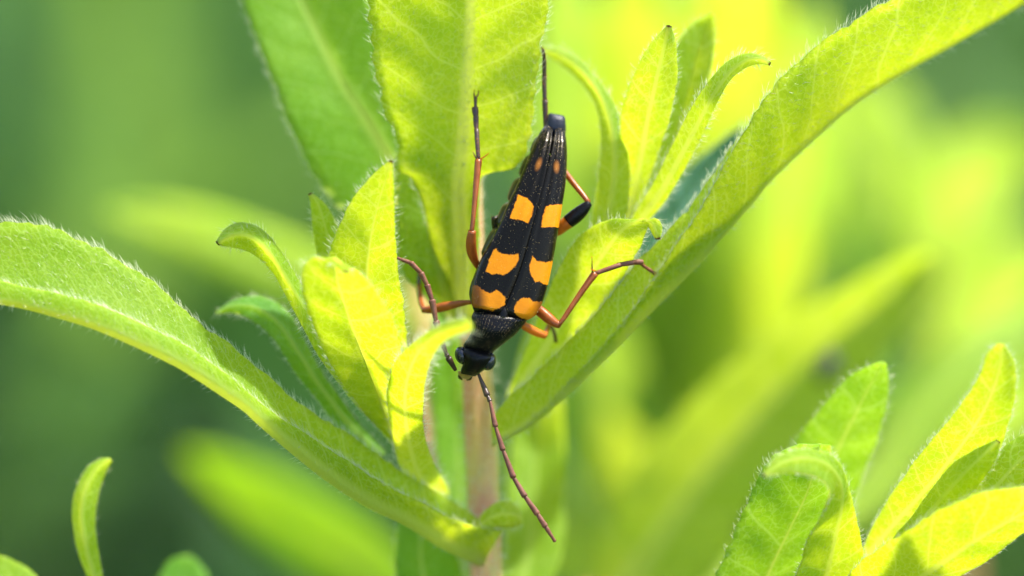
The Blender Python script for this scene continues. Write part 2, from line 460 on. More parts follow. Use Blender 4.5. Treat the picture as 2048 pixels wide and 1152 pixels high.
# ------------------------------------------------------------------ ground
def ground():
    m, t, nd, ln = new_mat('soil_and_moss')
    out = N_(nd, 'ShaderNodeOutputMaterial'); tc = N_(nd, 'ShaderNodeTexCoord')
    nz = N_(nd, 'ShaderNodeTexNoise'); nz.inputs['Scale'].default_value = 9; nz.inputs['Detail'].default_value = 8
    ln.new(tc.outputs['Object'], nz.inputs['Vector'])
    c = mix_col(t, ramp01(t, nz.outputs[0], .35, .65), (.020, .045, .010), (.045, .08, .016))
    n2 = N_(nd, 'ShaderNodeTexNoise'); n2.inputs['Scale'].default_value = 60; n2.inputs['Detail'].default_value = 6
    ln.new(tc.outputs['Object'], n2.inputs['Vector'])
    c = mix_col(t, ramp01(t, n2.outputs[0], .55, .75), c, (.06, .045, .028))
    pr = N_(nd, 'ShaderNodeBsdfPrincipled'); ln.new(c, pr.inputs['Base Color']); pr.inputs['Roughness'].default_value = .9
    bp = N_(nd, 'ShaderNodeBump'); bp.inputs['Distance'].default_value = .02; ln.new(n2.outputs[0], bp.inputs['Height']); ln.new(bp.outputs[0], pr.inputs['Normal'])
    ln.new(pr.outputs[0], out.inputs[0])
    n = 60
    e = np.sign(np.linspace(-1, 1, n)) * np.abs(np.linspace(-1, 1, n)) ** 4 * 150
    X, Y = np.meshgrid(e, e)
    Z = .012 * np.sin(X * 2.1) * np.cos(Y * 1.7) - .012
    V = np.stack([X, Y, Z], -1).reshape(-1, 3)
    ix = np.arange(n * n).reshape(n, n)
    Q = np.stack([ix[:-1, :-1].ravel(), ix[:-1, 1:].ravel(), ix[1:, 1:].ravel(), ix[1:, :-1].ravel()], 1)
    me = make_mesh('ground', V, Q); me.materials.append(m)
    o = bpy.data.objects.new('ground', me); COL.objects.link(o)
    o['kind'] = 'structure'; o['label'] = 'mossy green soil under the meadow plants'; o['category'] = 'ground'
ground()

# meadow foliage: uncountable blades and leaves standing behind and around the plants
def meadow():
    m, t, nd, ln = new_mat('meadow_leaf')
    out = N_(nd, 'ShaderNodeOutputMaterial')
    at = N_(nd, 'ShaderNodeAttribute', attribute_name='hue')
    c = mix_col(t, at.outputs['Fac'], (.028, .078, .026), (.095, .175, .032))
    ct = mix_col(t, at.outputs['Fac'], (.08, .27, .06), (.35, .51, .06))
    pr = N_(nd, 'ShaderNodeBsdfPrincipled'); ln.new(c, pr.inputs['Base Color']); pr.inputs['Roughness'].default_value = .5; pr.inputs['Specular IOR Level'].default_value = .12
    tr = N_(nd, 'ShaderNodeBsdfTranslucent'); ln.new(ct, tr.inputs['Color'])
    mx = N_(nd, 'ShaderNodeMixShader'); mx.inputs[0].default_value = .45
    ln.new(pr.outputs[0], mx.inputs[1]); ln.new(tr.outputs[0], mx.inputs[2]); ln.new(mx.outputs[0], out.inputs[0])
    # (count, x range, y range, height range, width range)
    Vs, Qs, H = [], [], []
    base = 0
    def blades(n, xr, yr, hr, wr, leanr, keep=None, hk=1.0):
        nonlocal base
        x = rng.uniform(*xr, n); y = rng.uniform(*yr, n)
        if keep is not None:
            k = keep(x, y); x, y = x[k], y[k]; n = len(x)
        clump = .5 + .5 * np.sin(x * 17 + 1.3 * np.sin(y * 9)) * np.cos(y * 11 + 2 * np.sin(x * 7))
        h = rng.uniform(*hr, n) * (.35 + .65 * clump); wd = rng.uniform(*wr, n)
        az = rng.uniform(0, 6.283, n); lean = rng.uniform(*leanr, n)
        dx, dy = np.cos(az), np.sin(az)
        sx, sy = -dy, dx
        seg = 6
        V = np.empty((n, seg + 1, 3, 3))
        prof = np.array([.35, .7, .95, 1., .85, .5, .03])
        for k in range(seg + 1):
            f = k / seg
            off = lean * h * f ** 1.8
            cx, cy, cz = x + dx * off, y + dy * off, h * (f - .25 * lean * f ** 2.2) - .004
            for j, s in enumerate((-1, 0, 1)):
                V[:, k, j, 0] = cx + sx * wd * .5 * prof[k] * s
                V[:, k, j, 1] = cy + sy * wd * .5 * prof[k] * s
                V[:, k, j, 2] = cz + (abs(s) * wd * .12 * prof[k])
        ix = (np.arange(n)[:, None, None] * (seg + 1) * 3 + np.arange(seg + 1)[None, :, None] * 3 + np.arange(3)[None, None]) + base
        Qs.append(np.stack([ix[:, :-1, :-1].ravel(), ix[:, :-1, 1:].ravel(), ix[:, 1:, 1:].ravel(), ix[:, 1:, :-1].ravel()], 1))
        Vs.append(V.reshape(-1, 3)); base += n * (seg + 1) * 3
        hue = np.clip(rng.beta(1.6, 2.6, n) * (.15 + 1.5 * clump ** 1.5) * hk, 0, 1)
        H.append(np.repeat(hue, (seg + 1) * 3))
    clear = lambda x, y: ~((np.abs(x) < .14) & (y < .17) & (y > -.6))
    blades(3600, (-1.3, 1.3), (-.8, 1.9), (.03, .12), (.004, .012), (.1, .9), None, .2)
    blades(3600, (-1.0, 1.0), (.30, 1.6), (.12, .30), (.012, .028), (.2, 1.1), clear)
    blades(900, (-.7, .7), (.45, 1.5), (.22, .36), (.016, .034), (.3, 1.2), clear, .9)
    blades(1500, (-1.2, 1.2), (-1.2, .3), (.08, .20), (.01, .022), (.2, 1.0), lambda x, y: ~((np.abs(x) < .2) & (y < .22)))
    blades(3500, (-4, 4), (1.5, 6), (.2, .5), (.02, .05), (.2, 1.0))
    me = make_mesh('meadow_foliage', np.concatenate(Vs), np.concatenate(Qs), None, True, {'hue': np.concatenate(H)})
    me.materials.append(m)
    o = bpy.data.objects.new('meadow_foliage', me); COL.objects.link(o)
    o['kind'] = 'stuff'; o['label'] = 'blurred dark green meadow growth behind the plants'; o['category'] = 'foliage'
meadow()

# ------------------------------------------------------------------ the plant that carries the beetle
def stem_to_ground(top_pts, rad, plant, mat, hair=0, lean=.012, hlen=.7):
    last = to_world(top_pts[-1])
    pts = list(top_pts); r = list(rad)
    for f in (.66, .33, -.012 / max(last[2], .01)):
        pts.append(to_cam([last[0], last[1] - lean * (1 - f), last[2] * f])); r.append(r[-1] * 1.06)
    return stem(plant, np.array(pts), r, mat, hair, hlen)

bw = ground_below(P(985, 1180, 11))
plant = thing('leafy_plant', 'hairy yellow-green leafy plant that the orange-banded beetle clings to', 'plant', bw)
stem_to_ground([P(935, 120, 8), P(938, 330, 8.5), P(942, 560, 8.5), P(955, 760, 9), P(962, 900, 9.5), P(972, 1060, 10), P(978, 1190, 11)],
               [.55, .95, 1.2, 1.33, 1.38, 1.4, 1.42], plant, STEM, 60, 1.0)

H_STD = (.13, .5, 1.6, .26)
H_FINE = (.11, .55, 3.0, .26)

# C: tall leaf behind the beetle's tail
leaf_c = leaf(plant,
     line3([(905, 640), (880, 560), (858, 465), (842, 395), (818, 352), (790, 338), (797, 290), (772, 230), (752, 150), (743, 70), (735, -30), (740, -200), (800, -380), (920, -520)], [7.5, 6.2, 4.2, 2.4, .2, -2, -5]),
     line3([(925, 640), (925, 560), (922, 470), (918, 400), (918, 350), (922, 320), (926, 280), (930, 220), (934, 150), (938, 70), (942, -30), (945, -200), (940, -380), (925, -520)], [7, 5.5, 4.2, 3.0, .8, -1.6, -5]),
     line3([(948, 640), (955, 560), (958, 470), (958, 400), (965, 352), (1030, 335), (1056, 300), (1064, 230), (1074, 150), (1086, 70), (1100, -30), (1095, -200), (1040, -380), (930, -520)], [7, 5.5, 3.8, 2.2, 0, -2, -5]),
     YOUNG, nv=110, nu=25, hair=(.10, .45, 4.0, .34), rib=.42, ribhair=70, wave=.12)
# C2: leaf behind C's foot
leaf(plant,
     line3([(905, 660), (880, 600), (845, 578), (815, 560), (798, 520), (790, 440), (794, 340), (830, 230)], [8, 7, 6.2, 5.8, 6]),
     line3([(912, 665), (893, 600), (878, 540), (870, 490), (867, 440), (866, 390), (868, 320), (872, 225)], [7.6, 6.8, 6.6, 6.4, 6.4]),
     line3([(925, 660), (940, 600), (952, 540), (958, 490), (958, 440), (955, 390), (940, 320), (900, 225)], [7.6, 6.8, 6.4, 6, 6.2]),
     YOUNG, hair=(.2, .4, 1, .25), rib=.22)
# D: broad leaf leaning back at upper left
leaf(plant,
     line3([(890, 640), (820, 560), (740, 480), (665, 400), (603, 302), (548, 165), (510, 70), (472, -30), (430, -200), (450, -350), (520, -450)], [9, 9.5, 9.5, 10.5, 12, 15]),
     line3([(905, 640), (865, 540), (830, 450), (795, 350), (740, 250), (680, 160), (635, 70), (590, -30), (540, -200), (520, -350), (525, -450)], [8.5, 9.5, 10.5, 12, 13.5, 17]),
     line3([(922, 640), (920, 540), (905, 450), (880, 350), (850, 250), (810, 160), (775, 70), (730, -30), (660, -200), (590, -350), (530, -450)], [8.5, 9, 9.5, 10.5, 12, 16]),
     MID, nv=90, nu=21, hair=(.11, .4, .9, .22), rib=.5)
# L1: big triangular leaf of the left side shoot
leaf(plant,
     line3([(778, 872), (705, 770), (655, 650), (648, 560), (668, 480), (692, 420), (716, 384), (750, 345), (781, 321)], [6.4, 4.6, 2.2, .2, -1.8]),
     line3([(788, 875), (765, 770), (742, 650), (735, 560), (742, 480), (755, 420), (765, 384), (775, 352), (783, 321)], [6, 4.6, 2.7, .5, -1.9]),
     line3([(797, 872), (814, 770), (813, 660), (803, 590), (793, 520), (790, 450), (789, 390), (787, 350), (786, 322)], [6, 3.6, 1.2, -.6, -2.2]),
     YOUNG, nv=84, nu=21, hair=(.10, .42, 1.6, .2), rib=.2, tip=True)
# upright narrow leaf behind L1
leaf(plant,
     line3([(760, 800), (690, 700), (660, 620), (636, 520), (626, 460), (620, 400), (617, 388)], [8, 7.2, 6, 4.4, 3.2]),
     line3([(770, 800), (720, 700), (690, 620), (668, 520), (652, 460), (635, 405), (620, 386)], [8, 7, 5.8, 4.2, 3]),
     line3([(780, 800), (750, 700), (728, 620), (700, 520), (680, 460), (650, 408), (623, 387)], [8, 7.2, 6, 4.4, 3.2]),
     YOUNG, hair=(.16, .3, .8, .2), rib=.12, tip=True)
# L2: yellow leaf with curled tip in front
leaf(plant,
     line3([(786, 885), (735, 832), (685, 765), (642, 690), (612, 610), (602, 560), (610, 528), (632, 513), (660, 524), (688, 545)], [5.6, 3, .6, -1.8, -3.4, -4.2]),
     line3([(791, 886), (762, 800), (733, 725), (708, 660), (688, 600), (676, 560), (670, 532), (668, 516), (680, 526), (692, 546)], [5.8, 3.8, 1.7, -.6, -2.9, -4.3]),
     line3([(798, 884), (806, 800), (806, 740), (798, 680), (782, 630), (760, 592), (735, 562), (712, 540), (698, 538), (695, 547)], [5.4, 2.4, .2, -2, -3.8, -4.6]),
     YOUNG, nv=84, nu=21, hair=(.12, .42, 1.4, .2), rib=.2, tip=True, wave=.08)
# L3: long leaf hooked over at its tip
leaf(plant,
     line3([(800, 905), (742, 843), (690, 780), (640, 715), (602, 652), (572, 592), (547, 547), (518, 516), (490, 500), (462, 494), (437, 489)], [5.5, 3.4, 1.6, .6, 1, 2]),
     line3([(790, 890), (735, 820), (682, 745), (638, 675), (602, 610), (570, 555), (540, 508), (510, 478), (480, 468), (455, 475), (435, 488)], [5.8, 4.2, 2.2, .6, -.4, 1.6]),
     line3([(784, 876), (730, 800), (680, 715), (640, 640), (605, 570), (570, 515), (538, 472), (505, 450), (475, 447), (449, 462), (434, 486)], [6.2, 4.8, 3.0, 1.4, 1.4, 2.4]),
     YOUNG, nv=84, nu=15, hair=(.09, .5, 1.6, .3), rib=.2, tip=True)
# L4: dark leaf below it
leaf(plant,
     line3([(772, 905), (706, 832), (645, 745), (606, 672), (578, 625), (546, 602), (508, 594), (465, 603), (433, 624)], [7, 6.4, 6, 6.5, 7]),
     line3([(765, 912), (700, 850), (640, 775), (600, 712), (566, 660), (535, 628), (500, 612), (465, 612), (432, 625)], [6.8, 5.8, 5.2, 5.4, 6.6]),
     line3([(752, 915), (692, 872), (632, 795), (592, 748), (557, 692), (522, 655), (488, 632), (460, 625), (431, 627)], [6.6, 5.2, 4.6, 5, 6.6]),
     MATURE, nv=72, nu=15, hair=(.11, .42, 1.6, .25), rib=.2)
# L5: pale leaf arching in front of the beetle's neck
leaf(plant,
     line3([(850, 985), (808, 948), (787, 885), (778, 832), (776, 782), (786, 735), (808, 702), (835, 680), (866, 658), (900, 643), (936, 636)], [9, 5, 2, -.5, -4, -7.5]),
     line3([(880, 995), (838, 945), (820, 885), (812, 832), (812, 782), (822, 735), (838, 705), (856, 684), (882, 664), (910, 653), (943, 648)], [8.5, 4.5, 1.5, -1, -4.6, -8]),
     line3([(900, 985), (872, 935), (853, 882), (846, 832), (848, 782), (855, 740), (866, 712), (880, 692), (900, 676), (922, 667), (946, 660)], [8.5, 4.6, 1.6, -.9, -4.4, -7.8]),
     YOUNG, nv=80, nu=17, hair=(.09, .55, 4.0, .3), rib=.12)
# L6: long keeled leaf reaching far left
leaf(plant,
     line3([(1005, 1058), (950, 1035), (887, 993), (792, 935), (720, 883), (600, 811), (560, 775), (480, 705), (420, 662), (360, 615), (300, 562), (200, 500), (120, 460), (60, 446), (-20, 452), (-130, 500), (-280, 600)], [8.5, 5, 2.4, 1.6, 1.4, 1.6, 3]),
     line3([(965, 1125), (887, 1085), (815, 1040), (744, 1007), (662, 955), (600, 907), (529, 847), (490, 812), (450, 785), (400, 752), (350, 722), (200, 655), (100, 625), (40, 610), (-20, 600), (-130, 590), (-280, 606)], [8, 3.6, .2, -1.6, -2, -1, 2]),
     line3([(1005, 1060), (935, 1047), (863, 1013), (768, 969), (700, 926), (620, 872), (560, 835), (500, 790), (450, 748), (400, 712), (350, 680), (200, 612), (100, 585), (40, 572), (-20, 560), (-130, 560), (-280, 608)], [6, 3, .4, -1.2, -1.6, -.6, 2]),
     YOUNG, nv=130, nu=21, th=.22, hair=(.065, .55, 3.0, .36), rib=.42, ribhair=14, wave=.05, bulge=(.08, -.10))
# clasping lobe round the stem
leaf(plant,
     line3([(960, 1070), (985, 1055), (1010, 1056), (1035, 1054), (1046, 1045)], [7, 5.5, 6, 7]),
     line3([(958, 1055), (980, 1035), (1005, 1028), (1030, 1030), (1044, 1038)], [7, 5.2, 5.6, 7]),
     line3([(957, 1040), (972, 1020), (1000, 1003), (1028, 1008), (1043, 1032)], [7, 5.8, 6.4, 7.4]),
     YOUNG, nv=40, nu=11, hair=(.15, .4, 1, .2), rib=.1)
# R1: long keeled leaf reaching far right
leaf_r = leaf(plant,
     line3([(985, 835), (1015, 797), (1062, 757), (1120, 700), (1200, 618), (1268, 530), (1330, 468), (1382, 408), (1442, 325), (1494, 262), (1580, 190), (1680, 110), (1780, 50), (1880, -10), (2100, -130), (2300, -200)], [6, 3.4, 2.9, 3.2, 4.4, 5.5, 7]),
     line3([(985, 893), (1015, 877), (1066, 848), (1128, 793), (1194, 728), (1266, 652), (1334, 582), (1404, 514), (1474, 436), (1544, 352), (1622, 275), (1702, 206), (1802, 142), (1904, 86), (2080, -20), (2300, -200)], [6, 4.6, 4.2, 4.4, 5, 6, 7]),
     line3([(983, 892), (1010, 878), (1060, 844), (1120, 786), (1180, 720), (1250, 640), (1304, 562), (1352, 490), (1402, 418), (1444, 342), (1488, 258), (1558, 160), (1652, 80), (1742, 20), (2000, -110), (2290, -205)], [6, 4.2, 2.6, .8, .8, 2, 6.6]),
     YOUNG, nv=130, nu=21, th=.2, hair=(.07, .5, 3.4, .34), rib=.40, ribhair=16, wave=.06, bulge=(.06, -.10))
# R2: short leaf with the tip folded over
leaf(plant,
     line3([(1012, 795), (1052, 695), (1084, 612), (1118, 535), (1158, 474), (1192, 449), (1228, 438), (1262, 440), (1290, 446), (1312, 478)], [9, 7.4, 5.6, 4, 2.2, .6]),
     line3([(1022, 802), (1085, 705), (1135, 622), (1178, 552), (1215, 498), (1240, 466), (1262, 448), (1288, 440), (1306, 448), (1317, 479)], [8.8, 7, 5.2, 3.6, 1.6, .2]),
     line3([(1034, 806), (1115, 720), (1182, 640), (1232, 575), (1264, 522), (1284, 484), (1296, 452), (1312, 436), (1324, 452), (1320, 478)], [8.8, 7, 5.2, 3.6, 1.4, 0]),
     YOUNG, nv=80, nu=19, hair=(.11, .4, 1.6, .24), rib=.2, tip=True)
# R3: leaf arching to the left behind the beetle
leaf(plant,
     line3([(1160, 560), (1178, 470), (1190, 400), (1200, 330), (1204, 270), (1196, 222), (1172, 178), (1142, 145), (1112, 122), (1085, 104)], [7, 6.4, 6, 6.6, 9]),
     line3([(1190, 560), (1208, 470), (1222, 400), (1230, 330), (1226, 270), (1212, 216), (1186, 168), (1152, 132), (1118, 108), (1083, 99)], [6.4, 5.2, 4.8, 5.8, 8.8]),
     line3([(1225, 560), (1242, 480), (1256, 410), (1259, 345), (1250, 280), (1231, 218), (1200, 165), (1162, 123), (1122, 99), (1083, 94)], [6.6, 5.6, 5.2, 6.4, 9]),
     YOUNG, hair=(.11, .5, 1.6, .26), rib=.18)
# R4a, R4b: upright pair
leaf(plant,
     line3([(1225, 560), (1248, 450), (1252, 380), (1244, 300), (1240, 240), (1252, 190), (1270, 145), (1298, 92), (1335, 51)], [9.5, 7.6, 5.4, 3, .8]),
     line3([(1235, 560), (1258, 450), (1270, 380), (1285, 300), (1295, 240), (1306, 190), (1316, 145), (1328, 95), (1338, 51)], [9, 7, 4.8, 2.4, .4]),
     line3([(1245, 560), (1268, 450), (1290, 380), (1315, 310), (1338, 240), (1350, 185), (1354, 140), (1352, 90), (1342, 52)], [9.2, 7.4, 5.2, 2.8, .8]),
     YOUNG, hair=(.13, .32, 1.0, .2), rib=.18, tip=True)
leaf(plant,
     line3([(1240, 560), (1258, 460), (1278, 380), (1300, 300), (1325, 210), (1340, 140), (1358, 82), (1390, 46), (1424, 26)], [9, 8.2, 7.6, 7, 7]),
     line3([(1250, 560), (1272, 460), (1305, 380), (1340, 300), (1370, 210), (1388, 140), (1400, 90), (1412, 54), (1426, 27)], [9, 8.6, 8.2, 7.6, 7.2]),
     line3([(1258, 560), (1285, 460), (1330, 370), (1375, 290), (1405, 205), (1420, 140), (1428, 90), (1430, 55), (1428, 29)], [9, 8, 7.2, 6.6, 6.8]),
     YOUNG, hair=(.13, .36, 1.0, .2), rib=.18)
# R5: narrow leaf with hooked tip
leaf(plant,
     line3([(1225, 540), (1262, 440), (1300, 378), (1340, 300), (1380, 220), (1420, 160), (1452, 125), (1490, 107), (1522, 111), (1540, 126)], [8, 5.2, 3, 1, .6]),
     line3([(1240, 545), (1282, 442), (1322, 384), (1362, 312), (1400, 240), (1434, 178), (1462, 142), (1494, 120), (1522, 118), (1541, 128)], [7.8, 5, 2.8, .8, .4]),
     line3([(1252, 548), (1296, 446), (1336, 394), (1375, 328), (1408, 262), (1436, 200), (1462, 158), (1494, 134), (1520, 127), (1540, 130)], [8, 5.4, 3.2, 1.2, .6]),
     YOUNG, hair=(.10, .45, 2.2, .3), rib=.18, tip=True)
# R6: shaded leaf seen from above, behind; its sky reflection is painted blue-green
leaf(plant,
     line3([(1010, 820), (1080, 730), (1150, 630), (1225, 520), (1288, 445), (1335, 390), (1378, 338), (1430, 290), (1488, 245)], [10, 12, 14, 16, 18]),
     line3([(1020, 830), (1100, 750), (1180, 655), (1260, 550), (1320, 478), (1365, 418), (1405, 362), (1450, 305), (1490, 244)], [10, 13, 15, 17, 19]),
     line3([(1030, 840), (1120, 770), (1215, 680), (1300, 585), (1355, 510), (1400, 445), (1435, 385), (1468, 320), (1493, 244)], [10, 13, 15, 17, 19]),
     SKY_TINTED, hair=(.3, .3, .5, .2), rib=.2)
# lower leaves behind the stem
leaf(plant,
     line3([(900, 1180), (888, 1060), (874, 940), (864, 820), (858, 720), (870, 620)], [13, 15, 16, 16]),
     line3([(925, 1180), (922, 1060), (918, 940), (914, 820), (910, 720), (900, 615)], [13, 15, 17, 17]),
     line3([(950, 1180), (960, 1060), (965, 940), (965, 820), (955, 720), (930, 618)], [13, 15, 16, 16]),
     MID, hair=(.14, 1.0, .8, .5), rib=.25)
leaf(plant,
     line3([(985, 1260), (1000, 1120), (1012, 980), (1024, 840), (1040, 720), (1078, 620)], [14, 19, 22, 22]),
     line3([(1010, 1260), (1055, 1120), (1070, 980), (1078, 840), (1082, 720), (1088, 615)], [14, 19, 23, 23]),
     line3([(1030, 1260), (1118, 1130), (1130, 990), (1128, 850), (1118, 730), (1098, 620)], [14, 18, 21, 21]),
     YOUNG, hair=None, rib=.25)
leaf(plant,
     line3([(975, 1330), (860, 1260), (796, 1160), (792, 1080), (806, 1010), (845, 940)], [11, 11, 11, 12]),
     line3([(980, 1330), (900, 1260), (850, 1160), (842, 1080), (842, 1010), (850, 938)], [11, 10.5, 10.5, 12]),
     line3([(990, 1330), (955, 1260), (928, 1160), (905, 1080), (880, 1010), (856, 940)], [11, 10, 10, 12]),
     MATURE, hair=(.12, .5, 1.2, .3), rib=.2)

# ------------------------------------------------------------------ second plant, lower right
b2 = ground_below(P(1690, 1330, 6))
plant2 = thing('leafy_shoot', 'young hairy shoot with a hooked leaf and a glowing yellow pointed leaf', 'plant', b2)
stem_to_ground([P(1700, 1150, 5), P(1692, 1240, 5.5), P(1690, 1330, 6)], [.7, 1.0, 1.1], plant2, STEM, 0)
leaf(plant2,  # tall leaf behind
     line3([(1680, 1230), (1590, 1130), (1545, 1030), (1552, 945), (1592, 880), (1642, 818), (1700, 752), (1752, 726)], [14, 11.5, 9.2, 7, 5.4]),
     line3([(1690, 1230), (1645, 1130), (1640, 1030), (1655, 945), (1682, 885), (1710, 830), (1740, 770), (1766, 724)], [14, 12, 9.8, 7.6, 5.6]),
     line3([(1700, 1230), (1700, 1130), (1705, 1020), (1722, 960), (1752, 885), (1772, 815), (1778, 760), (1772, 727)], [14, 11.5, 9.2, 7, 5.4]),
     MID, hair=(.14, .35, 1.0, .2), rib=.18)
leaf(plant2,  # broad dark leaf
     line3([(1560, 1330), (1405, 1230), (1432, 1150), (1470, 1060), (1506, 980), (1545, 915), (1600, 888)], [6.5, 4.6, 3, 1.4, .2]),
     line3([(1600, 1330), (1510, 1230), (1535, 1150), (1578, 1060), (1612, 990), (1632, 930), (1640, 888)], [7, 5.4, 3.8, 2.2, .8]),
     line3([(1640, 1330), (1610, 1230), (1625, 1150), (1650, 1060), (1668, 990), (1672, 930), (1660, 890)], [6.5, 4.8, 3, 1.4, .2]),
     MID, nv=84, nu=21, hair=(.13, .32, .8, .2), rib=.17)
leaf(plant2,  # hooked leaf in front
     line3([(1700, 1260), (1730, 1180), (1724, 1090), (1706, 1012), (1692, 955), (1672, 918), (1640, 901), (1600, 899), (1560, 911), (1537, 934), (1526, 950)], [4, 1.8, .6, -1, -3.4, -5]),
     line3([(1670, 1260), (1650, 1180), (1665, 1090), (1680, 1022), (1682, 975), (1665, 940), (1636, 922), (1600, 918), (1565, 926), (1542, 941), (1526, 951)], [4, 2.4, 1, -1.4, -4, -5.2]),
     line3([(1640, 1260), (1584, 1190), (1610, 1100), (1640, 1040), (1660, 1000), (1656, 974), (1632, 955), (1600, 948), (1570, 946), (1548, 949), (1527, 953)], [4, 1.2, -.4, -2.4, -4.4, -5.2]),
     YOUNG, nv=84, nu=17, hair=(.10, .3, 1.5, .2), rib=.17, tip=True)
leaf(plant2,  # glowing pointed leaf
     line3([(1690, 1200), (1722, 1108), (1742, 1060), (1782, 990), (1832, 920), (1882, 860), (1930, 798), (1962, 740), (1975, 706), (1994, 688)], [7, 4.8, 2.6, .4, -1.8, -4]),
     line3([(1700, 1210), (1735, 1115), (1790, 1045), (1845, 985), (1895, 925), (1940, 865), (1975, 805), (1995, 750), (2002, 714), (2002, 687)], [7, 4.6, 2.4, .2, -2, -4]),
     line3([(1710, 1215), (1750, 1130), (1830, 1075), (1910, 1010), (1975, 940), (2006, 880), (2022, 828), (2032, 770), (2027, 722), (2008, 688)], [7, 4.6, 2.6, .6, -1.6, -3.8]),
     YOUNG, nv=84, nu=21, hair=(.085, .3, .8, .18), rib=.15)
leaf(plant2,  # small leaf before it
     line3([(1745, 1140), (1790, 1072), (1822, 1036), (1862, 980), (1902, 932), (1950, 900), (1992, 881)], [3.5, 2, .4, -.6, -1.2]),
     line3([(1752, 1144), (1802, 1082), (1842, 1042), (1890, 990), (1930, 945), (1965, 912), (1997, 882)], [3, 1.4, -.2, -1.4, -1.8]),
     line3([(1760, 1148), (1815, 1092), (1865, 1050), (1930, 998), (1972, 950), (1994, 915), (2000, 884)], [3, 1.6, .2, -1, -1.4]),
     YOUNG, hair=(.14, .2, .8, .15), rib=.12, tip=True)
leaf(plant2,  # wide leaf at the corner
     line3([(1680, 1200), (1705, 1140), (1782, 1080), (1880, 1022), (1962, 988), (2050, 972), (2150, 930), (2280, 860)], [3, -1, -3.5, -5, -6, -7]),
     line3([(1690, 1230), (1755, 1190), (1840, 1152), (1920, 1098), (1985, 1056), (2060, 1014), (2160, 955), (2282, 862)], [3.5, .2, -1.5, -2.6, -3.4, -4]),
     line3([(1710, 1260), (1790, 1250), (1862, 1200), (1925, 1152), (1985, 1112), (2052, 1058), (2150, 985), (2285, 865)], [3.8, 1.4, .4, -.4, -1, -1.5]),
     YOUNG, nv=84, nu=19, hair=(.09, .3, 3.2, .24), rib=.2, ribhair=16)
leaf(plant2,  # leaf at the right edge
     line3([(1780, 1130), (1880, 1040), (1960, 960), (2008, 893), (2060, 862), (2140, 830)], [4, 3, 1.6, 1, 1]),
     line3([(1790, 1135), (1900, 1055), (1985, 980), (2035, 925), (2085, 885), (2145, 832)], [4, 3, 1.4, .6, .8]),
     line3([(1800, 1140), (1920, 1070), (2005, 1005), (2062, 955), (2110, 905), (2150, 835)], [4, 3, 1.6, 1, 1]),
     YOUNG, hair=(.12, .4, 1.2, .2), rib=.15)

# ------------------------------------------------------------------ low plant, lower left corner
b3 = ground_below(P(180, 1420, 9))
plant3 = thing('young_sprout', 'slender upright bent sprout of narrow leaves before dark meadow', 'plant', b3)
stem_to_ground([P(190, 1260, 8), P(185, 1340, 8.5), P(180, 1420, 9)], [.5, .7, .8], plant3, STEM, 0)
leaf(plant3,
     line3([(188, 1270), (180, 1170), (156, 1100), (145, 1035), (150, 985), (173, 938), (204, 917), (219, 918)], [8, 6.5, 6, 6, 6.5]),
     line3([(193, 1270), (192, 1170), (174, 1100), (164, 1035), (170, 985), (190, 942), (210, 924), (221, 919)], [8, 6, 5.4, 5.4, 6.2]),
     line3([(200, 1270), (206, 1170), (196, 1100), (190, 1040), (198, 986), (210, 948), (219, 930), (223, 921)], [8, 6.4, 6, 6, 6.5]),
     YOUNG, hair=(.2, .25, .4, .15), rib=.16)
leaf(plant3,
     line3([(185, 1300), (120, 1200), (70, 1148), (20, 1118), (-60, 1090), (-160, 1090)], [8.5, 8, 9, 11]),
     line3([(183, 1310), (110, 1240), (50, 1190), (-10, 1160), (-80, 1130), (-162, 1094)], [8.5, 7, 8, 11]),
     line3([(181, 1320), (100, 1290), (30, 1250), (-40, 1210), (-100, 1160), (-164, 1098)], [8.5, 7.4, 8.6, 11]),
     YOUNG, hair=None, rib=.2)
leaf(plant3,
     line3([(195, 1330), (270, 1270), (305, 1200), (322, 1145), (345, 1118), (368, 1112)], [9, 13, 17, 18]),
     line3([(197, 1335), (300, 1290), (345, 1220), (362, 1160), (370, 1130), (374, 1112)], [9, 13, 17, 18]),
     line3([(199, 1340), (330, 1300), (400, 1220), (418, 1160), (402, 1130), (380, 1112)], [9, 13, 17, 18]),
     MATURE, hair=None, rib=.2)

# ------------------------------------------------------------------ blurred plants behind
b4 = ground_below(P(880, 1300, 60))
plant4 = thing('background_plant', 'blurred plant behind the stem with two broad leaves stretched to one side', 'plant', b4)
stem_to_ground([P(850, 480, 62), P(860, 700, 60), P(880, 1000, 60), P(890, 1250, 60)], [1, 1.3, 1.5, 1.6], plant4, STEM)
leaf(plant4,
     line3([(858, 640), (760, 545), (640, 495), (520, 450), (400, 412), (300, 402), (212, 412)], [58, 63, 66, 68]),
     line3([(858, 660), (760, 605), (650, 565), (530, 520), (420, 475), (310, 440), (210, 416)], [58, 64, 67, 68]),
     line3([(860, 680), (760, 668), (650, 650), (530, 610), (420, 550), (310, 480), (212, 420)], [58, 65, 68, 69]),
     MID_FAR, nv=40, nu=9, hair=None, rib=.3)
leaf(plant4,
     line3([(888, 1220), (800, 1105), (700, 1030), (600, 970), (500, 925), (430, 905), (372, 900)], [60, 71, 80, 88]),
     line3([(886, 1250), (790, 1170), (680, 1100), (580, 1040), (490, 985), (425, 945), (370, 905)], [60, 73, 82, 89]),
     line3([(884, 1280), (770, 1240), (650, 1190), (550, 1120), (470, 1045), (415, 975), (372, 910)], [60, 75, 85, 91]),
     MATURE_FAR, nv=40, nu=9, hair=None, rib=.3)

